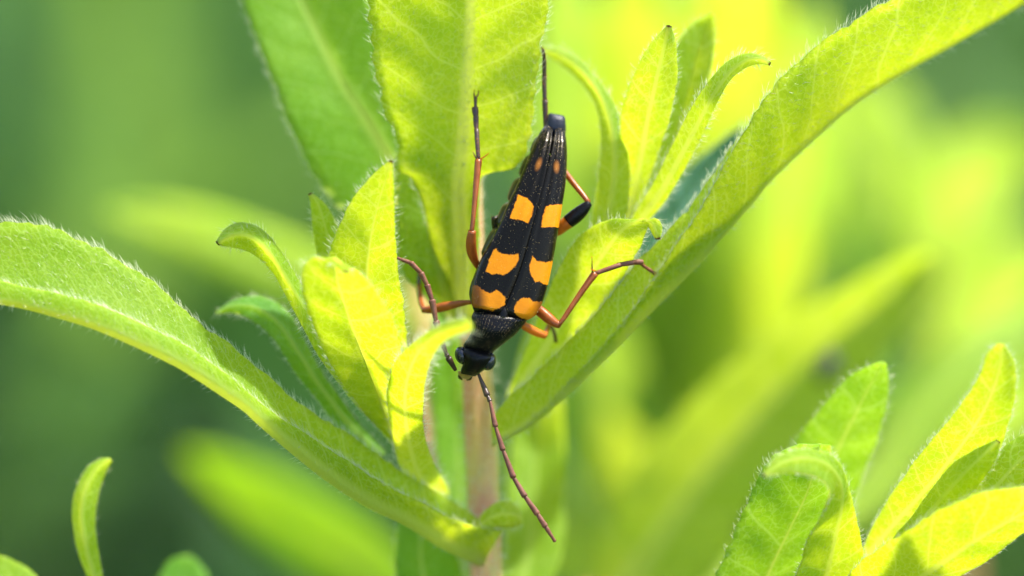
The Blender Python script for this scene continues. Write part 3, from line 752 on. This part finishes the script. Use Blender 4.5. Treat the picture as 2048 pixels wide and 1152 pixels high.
b5 = ground_below(P(1330, 1350, 104))
plant5 = thing('tall_background_plant', 'blurred bright yellow-green plant with upright leaves behind the right shoots', 'plant', b5)
stem_to_ground([P(1370, -60, 108), P(1355, 400, 108), P(1340, 800, 106), P(1330, 1200, 104)], [.8, 1.2, 1.5, 1.6], plant5, STEM)
for q, (bs, md, tp, wd, ds) in enumerate([
        ((1335, 900), (1200, 420), (1110, -120), 190, (64, 58, 40)),
        ((1338, 860), (1290, 380), (1255, -160), 150, (64, 54, 36)),
        ((1342, 780), (1440, 330), (1500, -160), 210, (64, 58, 40)),
        ((1338, 950), (1520, 480), (1640, 10), 190, (64, 56, 40)),
        ((1335, 1000), (1480, 720), (1600, 420), 150, (62, 54, 44)),
        ((1332, 1100), (1215, 860), (1150, 540), 170, (62, 54, 42)),
        ((1330, 1180), (1270, 1000), (1220, 820), 130, (62, 50, 42)),
        ((1350, 420), (1390, 150), (1420, -120), 120, (66, 60, 48)),
        ((1330, 1250), (1110, 1080), (1020, 820), 120, (62, 60, 60)),
        ((1345, 700), (1600, 440), (1740, 240), 150, (64, 70, 74))]):
    lance(plant5, bs, md, tp, wd * 1.3, tuple(v + 42 for v in ds), MID_FAR if q in (0, 3, 5, 7) else YOUNG_FAR)

b6 = ground_below(P(1200, 1420, 50))
plant6 = thing('leaning_background_plant', 'blurred plant with a long leaf slanting across to a pointed pale tip', 'plant', b6)
stem_to_ground([P(1190, 1180, 50), P(1195, 1300, 50), P(1200, 1420, 50)], [1, 1.2, 1.3], plant6, STEM)
leaf(plant6,
     line3([(1180, 1240), (1195, 1090), (1290, 910), (1420, 765), (1560, 650), (1700, 565), (1800, 515), (1856, 505)], [48, 46, 44, 42, 40]),
     line3([(1195, 1250), (1290, 1110), (1400, 960), (1520, 820), (1640, 700), (1740, 620), (1812, 555), (1862, 508)], [48, 48, 46, 44, 41]),
     line3([(1215, 1260), (1420, 1170), (1500, 1030), (1610, 910), (1710, 790), (1785, 680), (1835, 590), (1866, 512)], [48, 46, 44, 42, 40]),
     YOUNG_FAR, nv=50, nu=11, hair=None, rib=.4)
leaf(plant6,
     line3([(1220, 1300), (1500, 1080), (1690, 960), (1790, 800), (1900, 690), (2060, 610), (2200, 560)], [52, 62, 68, 74, 82]),
     line3([(1222, 1310), (1520, 1110), (1720, 1000), (1830, 850), (1940, 735), (2070, 660), (2205, 562)], [52, 60, 65, 72, 82]),
     line3([(1224, 1320), (1540, 1140), (1760, 1040), (1870, 910), (1980, 790), (2080, 710), (2208, 566)], [52, 60, 65, 72, 82]),
     YOUNG_FAR, nv=50, nu=11, hair=None, rib=.4)

b7 = ground_below(P(1900, 1300, 150))
plant7 = thing('hazy_background_plant', 'faint lime plant with arching leaves, most blurred, beyond the slanting leaf', 'plant', b7)
stem_to_ground([P(1840, 420, 152), P(1860, 700, 152), P(1890, 1000, 150), P(1900, 1300, 150)], [.9, 1.3, 1.6, 1.8], plant7, STEM)
for bs, md, tp, wd, ds in [
        ((1850, 560), (1960, 340), (2160, 300), 170, (152, 140, 130)), ((1845, 520), (1760, 300), (1690, 120), 190, (152, 142, 130)),
        ((1862, 720), (2000, 560), (2180, 520), 170, (152, 140, 128)), ((1862, 740), (1740, 560), (1600, 480), 170, (152, 144, 134)),
        ((1880, 900), (2020, 800), (2180, 800), 180, (151, 140, 130)), ((1880, 920), (1800, 820), (1700, 800), 160, (151, 142, 132))]:
    lance(plant7, bs, md, tp, wd, ds, MID_FAR)

th_ = np.linspace(0, 2 * math.pi, 24, endpoint=False)
ring = lambda k, z: np.stack([np.cos(th_) * .9 * k * (1 + .2 * np.sin(3 * th_)), np.sin(th_) * 1.7 * k, np.full(24, z)], 1)
cr, sr = math.cos(-.6), math.sin(-.6)
blot = np.concatenate([ring(.7, 0), ring(.5, .3), ring(.2, .4), ring(.7, -.2)])
blot = np.stack([blot[:, 0] * cr - blot[:, 1] * sr, blot[:, 0] * sr + blot[:, 1] * cr, blot[:, 2]], 1) + P(1655, 735, 41.5)
jj = np.arange(24); j2 = (jj + 1) % 24
bq = np.concatenate([np.stack([a * 24 + jj, a * 24 + j2, b * 24 + j2, b * 24 + jj], 1) for a, b in ((3, 0), (0, 1), (1, 2))])
part('dark_blotch', blot, bq, [[48, 48 + k, 49 + k] for k in range(1, 23)], simple_mat('blotch_brown', (.03, .028, .04), (.05, .04, .05), .6, .3, 900), plant6)

# ------------------------------------------------------------------ the beetle
def beetle():
    # --- materials
    def elytron_mat():
        m, t, nd, ln = new_mat('elytron_banded')
        out = N_(nd, 'ShaderNodeOutputMaterial'); tc = N_(nd, 'ShaderNodeTexCoord')
        sd = N_(nd, 'ShaderNodeAttribute', attribute_name='spot'); br = N_(nd, 'ShaderNodeAttribute', attribute_name='brown')
        nz = N_(nd, 'ShaderNodeTexNoise'); nz.inputs['Scale'].default_value = 9000; nz.inputs['Detail'].default_value = 3
        ln.new(tc.outputs['Object'], nz.inputs['Vector'])
        lo2 = N_(nd, 'ShaderNodeTexNoise'); lo2.inputs['Scale'].default_value = 3200; ln.new(tc.outputs['Object'], lo2.inputs['Vector'])
        edge = math_node(t, 'MULTIPLY_ADD', math_node(t, 'SUBTRACT', nz.outputs[0], .5), 4.0, sd.outputs['Fac'])
        edge = math_node(t, 'MULTIPLY_ADD', math_node(t, 'SUBTRACT', lo2.outputs[0], .5), 6.0, edge)
        mask = ramp01(t, edge, -1.3, 1.3)
        lo = N_(nd, 'ShaderNodeTexNoise'); lo.inputs['Scale'].default_value = 2200; ln.new(tc.outputs['Object'], lo.inputs['Vector'])
        org = mix_col(t, lo.outputs[0], (.60, .185, .004), (.72, .25, .007))
        org = mix_col(t, br.outputs['Fac'], org, (.16, .045, .008))
        blk = mix_col(t, nz.outputs[0], (.0035, .003, .0025), (.007, .006, .0045))
        col = mix_col(t, mask, blk, org)
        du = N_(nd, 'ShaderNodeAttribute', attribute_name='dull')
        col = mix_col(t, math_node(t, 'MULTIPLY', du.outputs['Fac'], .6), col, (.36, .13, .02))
        vz = N_(nd, 'ShaderNodeTexVoronoi'); vz.inputs['Scale'].default_value = 9500; ln.new(tc.outputs['Object'], vz.inputs['Vector'])
        bp = N_(nd, 'ShaderNodeBump'); bp.inputs['Strength'].default_value = .5; bp.inputs['Distance'].default_value = 1.6e-5
        ln.new(vz.outputs['Distance'], bp.inputs['Height'])
        pr = N_(nd, 'ShaderNodeBsdfPrincipled'); ln.new(col, pr.inputs['Base Color']); ln.new(bp.outputs[0], pr.inputs['Normal'])
        pr.inputs['Roughness'].default_value = .24; pr.inputs['Specular IOR Level'].default_value = .18; pr.inputs['Specular Tint'].default_value = (1, .88, .72, 1)
        ln.new(pr.outputs[0], out.inputs[0])
        return m
    EL = elytron_mat()
    BLACK = simple_mat('chitin_black', (.004, .004, .0045), (.006, .005, .004), .32, .16, 3000, None, 0, .7, 9000, 2e-5)
    BELLY = simple_mat('chitin_olive', (.006, .008, .002), (.020, .021, .005), .3, .25, 900, None, 0, .4, 7000, 1.5e-5)
    EYE = simple_mat('eye_black', (.010, .012, .016), (.018, .020, .026), .22, .6, 3000, None, 0, .35, 16000, 1e-5)
    LEGM = simple_mat('leg_orange_brown', (.24, .060, .008), (.34, .092, .013), .34, .5, 1500, (.7, .22, .03), .2, .35, 9000, 1e-5)
    LEGB = simple_mat('leg_bright_orange', (.48, .14, .010), (.60, .19, .015), .34, .5, 1500, (.9, .4, .05), .3, .35, 9000, 1e-5)
    ANT = simple_mat('antenna_brown', (.13, .045, .022), (.22, .085, .045), .45, .4, 2500, (.5, .2, .08), .15, .5, 9000, 1.5e-5)
    DARKB = simple_mat('leg_dark', (.035, .018, .010), (.065, .032, .016), .4, .5, 2500, None, 0, .5, 9000, 1.5e-5)
    MOUTH = simple_mat('mouthparts_tan', (.30, .17, .05), (.42, .27, .09), .4, .5, 2500)
    GOLD = simple_mat('golden_down', (.42, .28, .10), (.60, .44, .20), .3, .6, 2500)

    root = thing('beetle', 'slender black beetle with orange bands, clinging head-down on the hairy plant', 'beetle', to_world(P(1020, 560, 3)))
    DB = 2.0   # extra depth at the tail end

    # --- elytra
    tt = np.array([0, .04, .12, .25, .40, .52, .65, .78, .88, .96, 1.0])
    Lp = np.array([(949, 622), (944, 602), (948, 562), (966, 512), (996, 455), (1016, 410), (1039, 360), (1059, 312), (1073, 280), (1086, 258), (1095, 250)], float)
    Sp = np.array([(1003, 634), (1010, 614), (1027, 575), (1046, 522), (1062, 463), (1075, 415), (1088, 365), (1099, 315), (1105, 283), (1107, 266), (1107, 260)], float)
    Rp = np.array([(1051, 641), (1072, 628), (1089, 590), (1103, 532), (1114, 470), (1122, 420), (1130, 368), (1133, 316), (1132, 286), (1129, 266), (1122, 256)], float)
    Hh = np.array([.55, .85, 1.05, 1.12, 1.08, 1.0, .9, .78, .66, .55, .45])
    polys = {
        'L': [[(1037, 390), (1055, 396), (1060, 403), (1068, 412), (1064, 430), (1056, 447), (1045, 442), (1034, 439), (1020, 436), (1027, 417)],
              [(992, 497), (999, 504), (1008, 509), (1021, 510), (1037, 508), (1036, 521), (1029, 536), (1018, 544), (1005, 551), (999, 547), (986, 549), (972, 544), (979, 521), (985, 504)],
              [(940, 570), (956, 572), (969, 583), (981, 586), (994, 580), (1005, 588), (1011, 597), (1009, 609), (998, 616), (986, 621), (966, 617), (938, 613)]],
        'R': [[(1110, 409), (1135, 409), (1130, 455), (1114, 455), (1099, 453), (1089, 455), (1082, 455), (1084, 442), (1088, 427), (1092, 414), (1099, 410)],
              [(1065, 513), (1073, 521), (1086, 525), (1112, 521), (1108, 570), (1091, 569), (1084, 566), (1078, 561), (1071, 565), (1063, 553), (1059, 541), (1060, 526)],
              [(1034, 604), (1042, 597), (1059, 595), (1064, 603), (1095, 604), (1090, 625), (1070, 640), (1055, 639), (1039, 633), (1029, 625), (1028, 616)]]}
    def sdist(pt, poly):
        poly = np.asarray(poly, float); q = np.roll(poly, -1, axis=0)
        d = np.full(len(pt), 1e9); ins = np.zeros(len(pt), bool)
        for a, b in zip(poly, q):
            ab = b - a; f = np.clip(((pt - a) @ ab) / (ab @ ab), 0, 1)
            d = np.minimum(d, np.linalg.norm(pt - (a + f[:, None] * ab), axis=1))
            c = ((a[1] > pt[:, 1]) != (b[1] > pt[:, 1]))
            with np.errstate(divide='ignore', invalid='ignore'):
                xi = (b[0] - a[0]) * (pt[:, 1] - a[1]) / (b[1] - a[1]) + a[0]
            ins ^= c & (pt[:, 0] < xi)
        return np.where(ins, d, -d)
    down_r, down_d, down_b = [], [], []
    nv, nu = 210, 56
    t = np.linspace(0, 1, nv)
    def ev(arr):
        arr = np.asarray(arr, float)
        if arr.ndim == 1: return np.interp(t, tt, arr)
        z = np.concatenate([arr, np.zeros((len(arr), 1))], 1)
        s = np.interp(t, tt, np.concatenate([[0], np.cumsum(np.linalg.norm(np.diff(z, axis=0), axis=1))]) / np.linalg.norm(np.diff(z, axis=0), axis=1).sum())
        return spline(z, s)[:, :2]
    for key, Ep, sg in (('L', Lp, -1), ('R', Rp, 1)):
        S, E, H = ev(Sp), ev(Ep), ev(Hh)
        th = np.linspace(0, 1.92, nu)
        G = np.empty((nv, nu, 3)); PX = np.empty((nv, nu, 2))
        gape = np.clip((t - .62) / .38, 0, 1) ** 1.5 * 3.6
        for j, a in enumerate(th):
            f = math.sin(a)
            xy = S + (E - S) * f
            xy = xy + (norm(E - S)) * (gape * (1 - f))[:, None]
            ca = math.cos(a)
            z = H * (1 - math.copysign(abs(ca) ** .75, ca))
            z = z + .07 * math.exp(-(f / .05) ** 2) - .05 * np.exp(-((f - .14) / .09) ** 2)       # sutural groove and its ridge
            z = z - .065 * np.clip((t - .3) / .3, 0, 1) * math.cos(f * 15.0) * (1 - f)          # faint ribs towards the tail
            z = z - .10 * np.exp(-((t - .07) / .06) ** 2) * math.exp(-((f - .72) / .2) ** 2)       # shoulder bump
            d = .4 * t + 2.5 * t ** 3 + z + .05 * np.clip((.03 - t) / .03, 0, 1) ** 2 * 8
            k = MMPX * (DIST + d) / DIST
            G[:, j, 0] = (xy[:, 0] - 1024) * k; G[:, j, 1] = (576 - xy[:, 1]) * k; G[:, j, 2] = -d
            PX[:, j] = xy
        if sg > 0: G = G[:, :, :]
        V, Q, N = solid_grid(G, .07)
        pts = PX.reshape(-1, 2)
        sp_ = np.max([sdist(pts, p) for p in polys[key]], axis=0)
        bro = np.zeros(len(pts))
        if key == 'L':
            bro = np.where(pts[:, 1] > 560, np.clip((978 - pts[:, 0]) / 20, 0, 1) * .9, 0)
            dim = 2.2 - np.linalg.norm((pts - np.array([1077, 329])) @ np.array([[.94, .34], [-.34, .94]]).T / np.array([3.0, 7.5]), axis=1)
        else:
            bro = np.where(pts[:, 1] > 585, np.clip((pts[:, 0] - 1062) / 16, 0, 1) * .85, 0)
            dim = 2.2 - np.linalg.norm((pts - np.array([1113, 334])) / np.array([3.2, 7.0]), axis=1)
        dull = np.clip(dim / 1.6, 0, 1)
        e = part('elytron', V, Q, None, EL, root, True, {'spot': np.concatenate([sp_, sp_]), 'brown': np.concatenate([bro, bro]), 'dull': np.concatenate([dull, dull])})
        n = 420
        i = rng.integers(0, nv - 1, n); j = rng.integers(0, int(nu * .8), n)
        Nn = N[i, j] * np.where(N[i, j][:, 2:3] < 0, -1, 1)
        tg = norm(G[np.minimum(i + 1, nv - 1), j] - G[i, j])
        r = G[i, j] + Nn * .035 + rng.normal(0, .01, (n, 3))
        Vh, Qh, Th = hairs_mesh(r, Nn * .35 + tg + rng.normal(0, .3, (n, 3)), Nn * .1, rng.uniform(.04, .085, n), .0062)
        part('golden_down', Vh, Qh, Th, GOLD, e, True, None, 'stuff')

    def loft(name, st, mat, nseg=40, sub=6, par=root, power=2.2, **kw):
        """stations (left px, right px, d of the mid, half depth mm)"""
        st = [(np.array(l, float), np.array(r, float), d, h) for l, r, d, h in st]
        arr = np.array([[*l, *r, d, h] for l, r, d, h in st])
        cen = (arr[:, :2] + arr[:, 2:4]) / 2
        s = np.concatenate([[0], np.cumsum(np.linalg.norm(np.diff(cen, axis=0), axis=1))]); s /= s[-1]
        n = (len(st) - 1) * sub + 1; tq = np.linspace(0, 1, n)
        cols = []
        for c in range(6):
            cols.append(spline(np.stack([s, arr[:, c] * .01, s * 0], 1), np.interp(tq, s, np.concatenate([[0], np.cumsum(np.linalg.norm(np.diff(np.stack([s, arr[:, c] * .01], 1), axis=0), axis=1))]) / np.linalg.norm(np.diff(np.stack([s, arr[:, c] * .01], 1), axis=0), axis=1).sum()))[:, 1] * 100)
        lx, ly, rx, ry, dd, hh = cols
        ang = np.linspace(0, 2 * math.pi, nseg, endpoint=False)
        V = np.empty((n, nseg, 3))
        for q, a in enumerate(ang):
            ca, sa = math.cos(a), math.sin(a)
            f = math.copysign(abs(ca) ** (2 / power), ca); g = math.copysign(abs(sa) ** (2 / power), sa)
            x = (lx + rx) / 2 + (rx - lx) / 2 * f; y = (ly + ry) / 2 + (ry - ly) / 2 * f; d = dd - hh * g
            k = MMPX * (DIST + d) / DIST
            V[:, q] = np.stack([(x - 1024) * k, (576 - y) * k, -d], 1)
        W = V.reshape(-1, 3); c0 = V[0].mean(0); c1 = V[-1].mean(0)
        j = np.arange(nseg); j2 = (j + 1) % nseg; Q = []
        for i in range(n - 1):
            Q.append(np.stack([i * nseg + j, i * nseg + j2, (i + 1) * nseg + j2, (i + 1) * nseg + j], 1))
        T = np.concatenate([np.stack([j2, j, np.full(nseg, len(W))], 1), np.stack([(n - 1) * nseg + j, (n - 1) * nseg + j2, np.full(nseg, len(W) + 1)], 1)])
        W = np.concatenate([W, c0[None], c1[None]])
        return part(name, W, np.concatenate(Q), T, mat, par, True, **kw), V

    # --- body under the wing cases, in rings
    ab = [((946, 618), (1050, 628), 1.6, 1.0), ((938, 585), (1076, 600), 1.9, 1.35), ((950, 545), (1090, 560), 2.1, 1.5),
          ((972, 495), (1100, 505), 2.3, 1.5)]
    loft('thorax_underside', ab, BELLY)
    rings = [((958, 512), (1096, 515)), ((989, 452), (1106, 460)), ((1011, 402), (1114, 408)), ((1034, 352), (1120, 356)), ((1057, 306), (1125, 308)), ((1078, 268), (1128, 270))]
    for q in range(len(rings) - 1):
        (l0, r0), (l1, r1) = rings[q], rings[q + 1]
        d0 = 2.2 + .32 * q; h0 = 1.4 - .17 * q
        l0, r0, l1, r1 = map(lambda v: np.array(v, float), (l0, r0, l1, r1))
        loft('abdomen_segment', [(l0 + (6, 0), r0, d0, h0 * .9), (l0 * .85 + l1 * .15, r0 * .85 + r1 * .15, d0 + .05, h0),
                                 (l0 * .2 + l1 * .8 + (-2.5, 0), r0 * .2 + r1 * .8, d0 + .25, h0 * .95), (l1 + (3, 2), r1 + (-2, 2), d0 + .33, h0 * .84)], BELLY, 32, 5)
    loft('tail_tip', [((1080, 285), (1128, 290), 4.0, .6), ((1090, 258), (1132, 262), 3.6, .62), ((1095, 238), (1131, 243), 3.5, .5), ((1097, 229), (1130, 235), 3.55, .4), ((1100, 226), (1127, 231), 3.6, .3)],
         simple_mat('chitin_blue_black', (.007, .009, .015), (.013, .016, .026), .5, .35, 3000, None, 0, .5, 9000, 2e-5), 28, 5, power=2.6)
    # --- scutellum, pronotum
    loft('scutellum', [((996, 636), (1014, 638), .15, .25), ((1001, 622), (1017, 625), .12, .2), ((1008, 610), (1013, 611), .2, .1)], BLACK, 16, 4)
    pn, pv = loft('pronotum', [((952, 616), (1050, 632), 1.35, .9), ((946, 626), (1054, 640), 1.2, 1.25), ((943, 634), (1046, 652), 1.15, 1.35), ((944, 648), (1029, 671), 1.1, 1.4),
                           ((943, 662), (1011, 685), 1.15, 1.3), ((936, 676), (996, 696), 1.25, 1.15), ((928, 687), (988, 703), 1.35, 1.0), ((926, 694), (984, 709), 1.45, .8)], BLACK, 48, 7)
    n = 600
    i = rng.integers(0, pv.shape[0] - 1, n); j = rng.integers(2, 23, n)
    c = pv[i].mean(1); rad = norm(pv[i, j] - c)
    Vh, Qh, Th = hairs_mesh(pv[i, j], rad * .5 + np.array([.25, .8, 0]) + rng.normal(0, .4, (n, 3)), rad * .1, rng.uniform(.04, .09, n), .0062)
    part('golden_down', Vh, Qh, Th, GOLD, pn, True, None, 'stuff')
    # --- head: capsule, eyes, mouthparts
    hd, hv = loft('head', [((934, 690), (980, 702), 1.5, .75), ((922, 703), (988, 716), 1.35, 1.0), ((924, 714), (982, 726), 1.3, 1.0),
                 ((926, 726), (972, 737), 1.4, .9), ((922, 738), (960, 746), 1.6, .75), ((920, 747), (950, 753), 1.85, .55)], BLACK, 40, 7)
    def ellipsoid(name, cx, cy, d, ax, ay, az, rot, mat, par):
        uu = np.linspace(0, math.pi, 22); vv = np.linspace(0, 2 * math.pi, 32, endpoint=False)
        X = np.sin(uu)[:, None] * np.cos(vv); Y = np.sin(uu)[:, None] * np.sin(vv); Z = np.cos(uu)[:, None] * np.ones_like(vv)
        x, y = X * ax, Y * ay
        xr = x * math.cos(rot) - y * math.sin(rot); yr = x * math.sin(rot) + y * math.cos(rot)
        V = np.stack([xr, yr, Z * az], -1).reshape(-1, 3) + P(cx, cy, d)
        ix = np.arange(22 * 32).reshape(22, 32); ixn = np.roll(ix, -1, axis=1)
        Q = np.stack([ix[:-1].ravel(), ix[1:].ravel(), ixn[1:].ravel(), ixn[:-1].ravel()], 1)
        return part(name, V, Q, None, mat, par)
    ellipsoid('eye', 924, 711, 1.35, .42, .56, .62, .35, EYE, hd)
    ellipsoid('eye', 977, 722, 1.30, .46, .58, .64, -.2, EYE, hd)
    loft('labrum', [((916, 742), (948, 748), 1.8, .42), ((917, 750), (942, 755), 2.0, .36), ((924, 756), (936, 759), 2.2, .2)], MOUTH, 20, 4, par=hd)
    for a, b, c in (((921, 748), (919, 754), (924, 759)), ((942, 751), (940, 757), (934, 760))):
        V, Q, T, _, _ = tube_mesh([P(*a, 1.9), P(*b, 2.1), P(*c, 2.3)], [.11, .1, .05], 10)
        part('mandible', V, Q, T, DARKB, hd)
    # --- limbs
    tubes = []
    def seg(name, pts, rpx, mat, par, nseg=14, sub=6):
        V, Q, T, _, info = tube_mesh([P(*p) for p in pts], np.array(rpx) * MMPX, nseg, sub)
        tubes.append(info)
        return part(name, V, Q, T, mat, par)
    def antenna(joints, rads, mats):
        e = None
        for q in range(len(joints) - 1):
            a, b = np.array(joints[q], float), np.array(joints[q + 1], float)
            r0, r1 = rads[q]; r0, r1 = r0 * 1.12, r1 * 1.12
            o = seg('antenna' if e is None else 'antenna_segment', [a, a * .75 + b * .25, a * .25 + b * .75, b], [r0 * .8, r0 * .95, r1, r1 * 1.12], mats[q], root if e is None else e, 12, 4)
            if e is None: e = o
    antenna([(957, 748, 1.2), (975, 791, .7), (980, 802, .6), (991, 853, .3), (1006, 900, .2), (1027, 955, .1), (1050, 993, 0), (1075, 1028, 0), (1091, 1053, 0), (1110, 1083, .1)],
            [(3.4, 5.2), (3.6, 4.2), (3.6, 4.6), (3.9, 4.8), (4.2, 5.2), (4.4, 5.2), (4.6, 5.2), (4.6, 5.0), (4.4, 3.0)], [DARKB, DARKB] + [ANT] * 7)
    antenna([(911, 740, 1.2), (897, 716, .7), (893, 709, .6), (884, 684, .4), (872, 642, .3), (864, 600, .3), (854, 570, .3), (842, 546, .2), (822, 526, 0), (795, 516, -.5)],
            [(4.2, 5.4), (3.8, 4.4), (4.0, 5.0), (4.6, 5.6), (4.8, 5.8), (4.8, 5.4), (4.6, 5.0), (4.4, 4.6), (4.2, 2.6)], [DARKB] * 3 + [ANT] * 6)
    def leg(femur, fr, fm, tibia, tr_, tm, tarsi, tsr, tsm, claws=(), spurs=(), onto=None):
        tubes.clear()
        if onto is not None:      # bend the foot until its claws rest on the leaf
            end = claws[0][-1]; start = tarsi[0][0]
            dd = surf_d(o_grid[onto.name], end[0], end[1]) - .16 - end[2]
            tot = math.hypot(end[0] - start[0], end[1] - start[1])
            mv = lambda p: (p[0], p[1], p[2] + dd * min(1, math.hypot(p[0] - start[0], p[1] - start[1]) / tot) ** 1.3)
            tarsi = [[mv(p) for p in q] for q in tarsi]; claws = [[mv(p) for p in q] for q in claws]
        o = seg('leg', femur, fr, fm, root)
        tb = seg('tibia', tibia, tr_, tm, o)
        for p, r in zip(tarsi, tsr):
            seg('tarsus_segment', p, r, tsm, o, 12, 4)
        for p in claws:
            seg('claw', p, [1.9, 1.4, .6], DARKB, o, 8, 4)
        for p, mt in spurs:
            seg('spur', p, [1.6, 1.1, .4], mt, o, 8, 3)
        rr_, dd_, ll_ = [], [], []
        for C, Tg, A, B, rad in tubes:
            n = int(np.linalg.norm(np.diff(C, axis=0), axis=1).sum() * 45)
            if n < 4: continue
            i = rng.integers(0, len(C), n); an = rng.uniform(0, 6.283, (n, 1))
            o_ = A[i] * np.cos(an) + B[i] * np.sin(an)
            rr_.append(C[i] + o_ * rad[i][:, None] * .96); dd_.append(o_ * .5 + Tg[i] + rng.normal(0, .2, (n, 3))); ll_.append(rng.uniform(.07, .19, n))
        rr_, dd_, ll_ = map(np.concatenate, (rr_, dd_, ll_))
        Vh, Qh, Th = hairs_mesh(rr_, dd_, dd_ * 0, ll_, .006)
        part('leg_bristles', Vh, Qh, Th, LEGB, o, True, None, 'stuff')
        return o
    # left front
    leg([(946, 604, 2.2), (925, 606, 2.6), (890, 613, 3.1), (862, 619, 3.5), (846, 620, 3.8)], [4, 6, 9.5, 8.5, 6], LEGM,
        [(848, 619, 3.8), (842, 605, 4.6), (838, 572, 6.2)], [5, 5.2, 5], LEGM,
        [[(838, 572, 6.2), (838, 556, 6.5), (840, 540, 6.8)]], [[4, 4, 3]], DARKB)
    # left middle
    leg([(962, 540, 2.6), (953, 528, 2.4), (944, 505, 1.9), (942, 484, 1.5), (944, 462, 1.2)], [5, 7, 10.5, 10.5, 8], LEGM,
        [(943, 464, 1.2), (946, 440, 1.2), (950, 395, 1.3), (954, 350, 1.5), (957, 320, 1.7)], [4.6, 4.6, 5.4, 6.6, 7.4], LEGM,
        [[(957, 320, 1.7), (955, 290, 1.8), (953, 258, 2.0)], [(953, 259, 2.0), (952, 246, 2.1), (952, 233, 2.1)], [(952, 235, 2.1), (951, 226, 2.1), (950, 216, 2.2)], [(951, 219, 2.2), (951, 207, 2.3), (951, 194, 2.5)]],
        [[4.2, 4.6, 5.2], [4.0, 5.6, 5.8], [4.4, 6.4, 6.8], [3.0, 3.2, 3.8]], DARKB,
        [[(950, 196, 2.5), (948, 188, 2.5), (949, 180, 2.9)], [(952, 196, 2.5), (956, 189, 2.5), (957, 181, 2.9)]],
        [([(954, 320, 1.6), (950, 312, 1.5), (946, 304, 1.5)], DARKB), ([(960, 319, 1.6), (969, 313, 1.4), (978, 306, 1.3)], LEGB)], leaf_c)
    # left hind, seen end on
    leg([(1008, 480, 2.6), (998, 468, 2.9), (991, 450, 2.8), (989, 434, 2.6)], [8, 8.5, 8, 6.5], BELLY,
        [(990, 438, 2.6), (1016, 424, 4.0), (1064, 372, 4.8)], [4.5, 5, 5], DARKB, [[(1064, 372, 4.8), (1078, 345, 4.9), (1088, 325, 5.0)]], [[4, 4, 3]], DARKB)
    # right front
    leg([(1038, 645, 2.2), (1055, 655, 2.6), (1074, 665, 3.0), (1090, 671, 3.3)], [7, 8.5, 8.5, 7], LEGB,
        [(1090, 671, 3.3), (1094, 660, 4.4), (1099, 648, 5.4)], [5, 5, 4.6], LEGM,
        [[(1100, 650, 5.4), (1108, 664, 5.4), (1112, 684, 5.6)]], [[3.4, 3.2, 3.4]], DARKB)
    # right middle
    leg([(1066, 612, 2.2), (1080, 622, 1.9), (1098, 637, 1.6), (1110, 646, 1.3), (1119, 650, 1.1)], [9, 11, 11, 9, 7], LEGM,
        [(1117, 650, 1.1), (1128, 636, 1.1), (1152, 600, 1.2), (1175, 567, 1.3), (1190, 547, 1.4)], [4.6, 4.8, 5.6, 6.6, 7.6], LEGM,
        [[(1190, 547, 1.4), (1216, 538, 1.5), (1242, 529, 1.8)], [(1242, 529, 1.8), (1254, 527, 1.9), (1266, 525, 2.1)], [(1265, 525, 2.1), (1275, 524, 2.2), (1285, 524, 2.4)], [(1280, 526, 2.4), (1292, 535, 2.9), (1304, 543, 3.4)]],
        [[4.4, 4.8, 5.2], [4.4, 5.2, 5.4], [4.6, 5.6, 5.2], [3.2, 3.4, 3.8]], ANT,
        [[(1303, 543, 3.4), (1309, 544, 3.5), (1313, 548, 4.0)], [(1303, 543, 3.4), (1307, 548, 3.5), (1310, 550, 4.0)]],
        [([(1185, 545, 1.3), (1184, 531, 1.1), (1184, 516, .9)], DARKB), ([(1190, 541, 1.3), (1184, 540, 1.0), (1181, 536, .9)], LEGB)], leaf_r)
    # right hind: orange thigh with a black knee, long dark foot past the tail
    lg = leg([(1100, 468, 3.0), (1116, 460, 2.8), (1128, 450, 2.6), (1140, 441, 2.5)], [9, 11.5, 13, 14], LEGB,
        [(1177, 405, 2.2), (1166, 390, 2.4), (1145, 364, 2.9), (1122, 332, 3.6), (1100, 285, 4.0), (1092, 250, 3.9)], [5, 5.6, 6.2, 6.2, 6, 5.6], LEGM,
        [[(1093, 262, 3.9), (1091, 230, 3.6), (1090, 200, 3.2)], [(1090, 202, 3.2), (1089, 175, 2.9), (1089, 150, 2.6)], [(1089, 152, 2.6), (1089, 135, 2.3), (1089, 120, 2.0)], [(1089, 122, 2.0), (1088, 110, 1.6), (1086, 100, 1.1)]],
        [[5.2, 5.2, 5.8], [4.4, 4.6, 4.8], [4.2, 4.4, 4.4], [3.6, 3.4, 3]], DARKB, [[(1086, 101, 1.1), (1085, 97, .9), (1083, 94, .6)]], (), leaf_c)
    seg('knee', [(1137, 443, 2.5), (1150, 433, 2.4), (1163, 422, 2.3), (1174, 411, 2.2), (1179, 406, 2.2)], [14.3, 14.8, 13.5, 9.5, 6.5], BLACK, lg)
beetle()

for o in list(bpy.data.objects):
    if '_b' in o: del o['_b']
